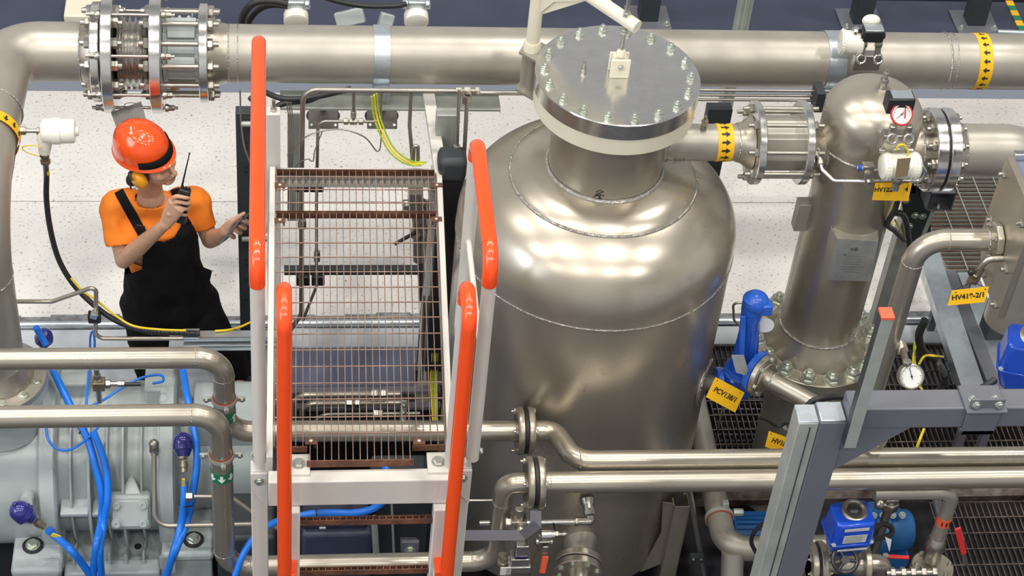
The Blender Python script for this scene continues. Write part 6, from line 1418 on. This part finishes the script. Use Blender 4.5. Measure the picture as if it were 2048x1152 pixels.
def shirtfn(bm):
    wr(.011,8)(bm)
    # open the neckline and the sleeve ends
    kill=[]
    for f in bm.faces:
        c=f.calc_center_median(); d=(c-(nk0+Z*.0)).length
        if d<.078 and c.z>nk0.z-.075: kill.append(f); continue
        for s,fr in (('r',.66),('l',.58)):
            a,b_=J[s+'s'],J[s+'e']; ax=(b_-a).normalized(); t=(c-a).dot(ax)
            if t>(b_-a).length*fr+.008 and (c-a-ax*t).length<.095 and c.z>1.0*0+J[s+'e'].z-.05: kill.append(f); break
    bmesh.ops.delete(bm,geom=kill,context='FACES')
so=put('shirt',SH,SHIRT,W,label='short-sleeved bright orange T-shirt',fn=shirtfn)
md=so.modifiers.new('thick','SOLIDIFY'); md.thickness=.003; md.offset=-1
# overalls
ov=B()
rows=[(J['pel']-Z*.10,.20,.13,tl_,td),(J['pel']-Z*.02,.225,.150,tl_,td),(J['pel']+Z*.08,.215,.15,tl_,td),(J['wst'],.192,.148,tl_,td),(J['chs']-Z*.04,.192,.147,tl_,td),(J['chs']+Z*.06,.198,.138,tl_,td),(J['shl']-Z*.02,.17,.115,tl_,td)]
loft(ov,rows,40)
for s in 'rl':
    limb(ov,[J[s+'h']+Z*.02,J[s+'k'],J[s+'a']+Z*.03],[.118,.092,.080],24)
OV=fuse(ov,.0055,10)
BND=[(150,560),(262,548),(284,540),(288,474),(300,481),(330,484),(350,474),(362,452),(368,436),(380,440),(390,458),(400,480),(412,512),(424,540),(470,548),(600,560)]
def bnd(x):
    for (a,ya),(b_,yb) in zip(BND,BND[1:]):
        if x<=b_: return ya+(yb-ya)*(x-a)/(b_-a)
    return 560
def ovfn(bm):
    wr(.010,7,off=.003)(bm); kill=[]
    for f in bm.faces:
        c=f.calc_center_median(); x,y=scr(c)
        front=(c-J['chs']).dot(td)<0.03
        if (front and y<bnd(x)) or (not front and c.z>J['wst'].z+.02): kill.append(f)
    bmesh.ops.delete(bm,geom=kill,context='FACES')
oo=put('overalls',OV,CLOTH,W,label='black bib overalls',fn=ovfn)
md=oo.modifiers.new('thick','SOLIDIFY'); md.thickness=.004; md.offset=-1
# straps laid on the shirt
from mathutils.bvhtree import BVHTree
bv=BVHTree.FromPolygons([tuple(v.co+wloc(W)) for v in SH.vertices],[tuple(p.vertices) for p in SH.polygons])
def strap_(P,wd):
    Q=curve([V((x,y,0)) for x,y in P],6); rows=[]
    for i,q in enumerate(Q):
        t=(Q[min(i+1,len(Q)-1)]-Q[max(i-1,0)]).normalized(); nn=V((-t.y,t.x,0)); row=[]
        for k in (-1,-.5,0,.5,1):
            p=q+nn*k*wd; r=ray(p.x,p.y).normalized(); h=bv.ray_cast(V((0,0,CH)),r)
            if h[0] is None: row=None; break
            row.append(h[0]-r*.007)
        if row: rows.append(row)
    b=B()
    for j,row in enumerate(rows): b.v+=row
    for j in range(len(rows)-1):
        for k in range(4): a=j*5+k; b.f.append((a,a+1,a+6,a+5))
    o=obj('strap',b,CLOTH,W); md=o.modifiers.new('t','SOLIDIFY'); md.thickness=.004; md.offset=0
strap_([(229,366),(246,398),(265,432),(282,462),(296,488)],9.5); strap_([(343,352),(350,378),(357,404),(364,428),(372,450)],9)
c=None
# buckle
r=ray(280,455).normalized(); h=bv.ray_cast(V((0,0,CH)),r)
if h[0]: obj('buckle',B().box(h[0]-r*.010,(.042,.008,.03),Matrix.Rotation(.4,3,'Y')),BLACKP,W,bev=.003)
# side pocket flap
c=py(424,558,7.02); obj('pocket_flap',B().prism([py(405,538,7.04),py(424,545,7.0),py(419,566,7.0),py(402,560,7.04)],(0,.02,0)),CLOTH,W,bev=.006)
# boots
for s,dr in (('r',V((.15,-1,0))),('l',V((.75,-.65,0)))):
    a=J[s+'a']; dr=dr.normalized(); b=B(); sd=dr.cross(Z); RR=Matrix((sd,dr,Z)).transposed()
    blob(b,V((a.x,a.y,.055)),(.048,.06,.055),RR); blob(b,V((a.x,a.y,.04))+dr*.10,(.048,.085,.042),RR); b.cyl((a.x,a.y,.04),(a.x,a.y,.16),.055,20)
    put('boot',fuse(b,.007,4),BLACK,W)
    P=[V((a.x,a.y,0))+dr*t+sd*w for t,w in ((-.065,-.03),(-.07,.03),(0,.045),(.12,.052),(.19,.02),(.19,-.02),(.12,-.052),(0,-.045))]
    obj('sole',B().prism([p+Z*.001 for p in P],(0,0,.018)),BLACKP,W,bev=.004)
# helmet
he=thing('hard_hat','glossy orange hard hat with black band above the peak worn by the worker','helmet',hp(0,0,.05))
N=72; b=B(); rings_=[]
tilt=Matrix.Rotation(math.radians(9),3,hl)
hu2=tilt@hu; hf2=tilt@hf; ho=hp(0,-.022,.090)
def hh(x,y,z): return ho+hl*x+hf2*y+hu2*z
prof=[]
for j in range(15):
    th=j/14*PI/2; prof.append((math.sin(th)**.9,math.cos(th)**.92))
for (rr_,zz) in prof:
    row=[]
    for i in range(N):
        a=2*PI*i/N; x=math.cos(a)*.116*rr_; y=math.sin(a)*.138*rr_; z=.128*zz
        rid=math.exp(-(x/.020)**2)*.006*(rr_>.05)*(rr_<.97)+sum(math.exp(-((x-q)/.009)**2)*.0035 for q in (-.045,.045))*(rr_<.8)
        row.append(hh(x,y,z-.008+rid))
    rings_.append(row)
for (k,dz) in ((1.02,-.016),(1.05,-.026),(1.10,-.032),(1.115,-.034),(1.11,-.038),(1.04,-.032)):
    row=[]
    for i in range(N):
        a=2*PI*i/N; pk=max(0,math.sin(a))**2.2; e=(k-1.0)
        x=math.cos(a)*.116*(1+e*.9+pk*e*.2); y=math.sin(a)*.138*(1+e*.6)+pk*e*.18
        row.append(hh(x,y,dz-pk*e*.06))
    rings_.append(row)
for row in rings_: b.v+=row
for j in range(len(rings_)-1):
    for i in range(N): a=j*N+i; c_=j*N+(i+1)%N; b.f.append((a,c_,c_+N,a+N))
obj('shell',b,HELM,he,sm=60)
b=B(); K=30
for k in range(K+1):
    a=PI/2+(k/K-.5)*2.25; pk=max(0,math.sin(a))**2.2
    for (e,dz,o_) in ((-.005,.014,.0035),(.016,-.012,.004),(.045,-.024,.004)):
        x=math.cos(a)*.116*(1+max(0,e)*.9)*1.015; y=math.sin(a)*.138*1.015*(1+max(0,e)*.6)+pk*max(0,e)*.18
        b.v.append(hh(x,y,dz-pk*max(0,e)*.09+o_))
for k in range(K):
    for m_ in range(2): a=k*3+m_; b.f.append((a,a+1,a+4,a+3))
o=obj('black_band',b,CLOTH,he); md=o.modifiers.new('t','SOLIDIFY'); md.thickness=.003; md.offset=0
# faint stencilled letter marks
bvh=None
b=B(); 
for (x,y,h) in ((266,303,6),(269,304,6),(272,305,5)):
    p=hc
obj('inner_liner',B().lathe(hh(0,0,-.03),hu2,[(0,.094),(.03,.096)],32),BLACKP,he)
# ear defenders
em=thing('ear_defender','amber ear defender cup clipped to the right side of the hard hat','ear defender',hp(-.09,0,0))
c=hp(-.102,.0,-.020); blobR=HR
b=B(); b.lathe(c+hl*.022,-hl,[(0,.034),(.006,.041),(.030,.039),(.042,.027),(.046,.0)],36,cap=False)
b.v=[c+( (v-c)+hu*((v-c).dot(hu))*.22 ) for v in b.v]; obj('cup',b,CUP,em,sm=60)
b=B(); b.ring(c+hl*.026,hl,.028,.010,36,10); b.v=[c+((v-c)+hu*((v-c).dot(hu))*.22) for v in b.v]; obj('cushion',b,BLACKP,em)
obj('cup_sticker',B().box(c-hl*.0435+hf*.012,(.003,.016,.022),HR),PAPER,em,bev=.001)
obj('arm',B().bar(c-hl*.030+hu*.03-hf*.01,c-hl*.030+hu*.075+hf*.0,.012,.006,up=hl).bar(c-hl*.045-hu*.02-hf*.02,c-hl*.03+hu*.04-hf*.018,.005,.005,up=hl),BLACKP,em)
c2=hp(-.070,-.085,-.085); b=B(); blob(b,c2,(.030,.024,.030),HR); blob(b,c2+hl*.02+hu*.01,(.02,.03,.02),HR); obj('rear_buckle',b,BLACK,em)
# radio and phone
rc=hq(364,411,.022,Yr); ra_=(hq(369,378,.022,Yr)-hq(359,444,.022,Yr)); rl=ra_.length; ra_=ra_.normalized(); rn=(ez-ra_*ez.dot(ra_)).normalized(); rs_=ra_.cross(rn)
RM=Matrix((rs_,rn,ra_)).transposed()
t=thing('walkie_talkie','black handheld radio with thin antenna held to the worker\'s mouth','radio',rc-ra_*.06)
obj('case',B().box(rc,(.052,.030,rl),RM),BLACKP,t,bev=.006)
for dx in (-.014,.002,.017): obj('knob',B().cyl(rc+ra_*(rl/2-.001)+rs_*dx,rc+ra_*(rl/2+.014)+rs_*dx,.006,14),BLACKP,t)
a0=rc+ra_*(rl/2)-rs_*.0+V((0,.0,0)); a0=rc+ra_*rl/2-rs_*(-.0)
at_=hq(377,305,.03,Yr); st_=rc+ra_*(rl/2)+rs_*(-.018 if (rs_.dot(ex)>0) else .018)
obj('antenna',B().tube([st_,st_+(at_-st_)*.3,st_+(at_-st_)*.95,at_],.004,12,rr=[.0055,.004,.0026,.0045]),BLACKP,t)
t=thing('phone','thin dark smartphone resting in the worker\'s left hand','phone',hq(468,456,0,Yl))
p0,p1=hq(446,483,.0,Yl),hq(491,429,.008,Yl); pa_=(p1-p0); pl_=pa_.length; pa_=pa_.normalized(); pn=pa_.cross(ez).normalized(); pw=pn.cross(pa_); PM=Matrix((pw,pn,pa_)).transposed(); pcn=(p0+p1)/2
obj('case',B().box(pcn,(.070,.009,pl_),PM),BLACKP,t,bev=.003); obj('screen',B().box(pcn+pn*.0048*(1 if pn.dot(ex)<0 else -1),(.064,.001,pl_-.012),PM),mat('dark_phone_screen',(.05,.055,.07),.15),t); obj('metal_edge',B().box(pcn+pw*.0345*(1 if pw.dot(ez)>0 else -1)*-1*-1,(.002,.0092,pl_-.004),PM),GREYP,t)
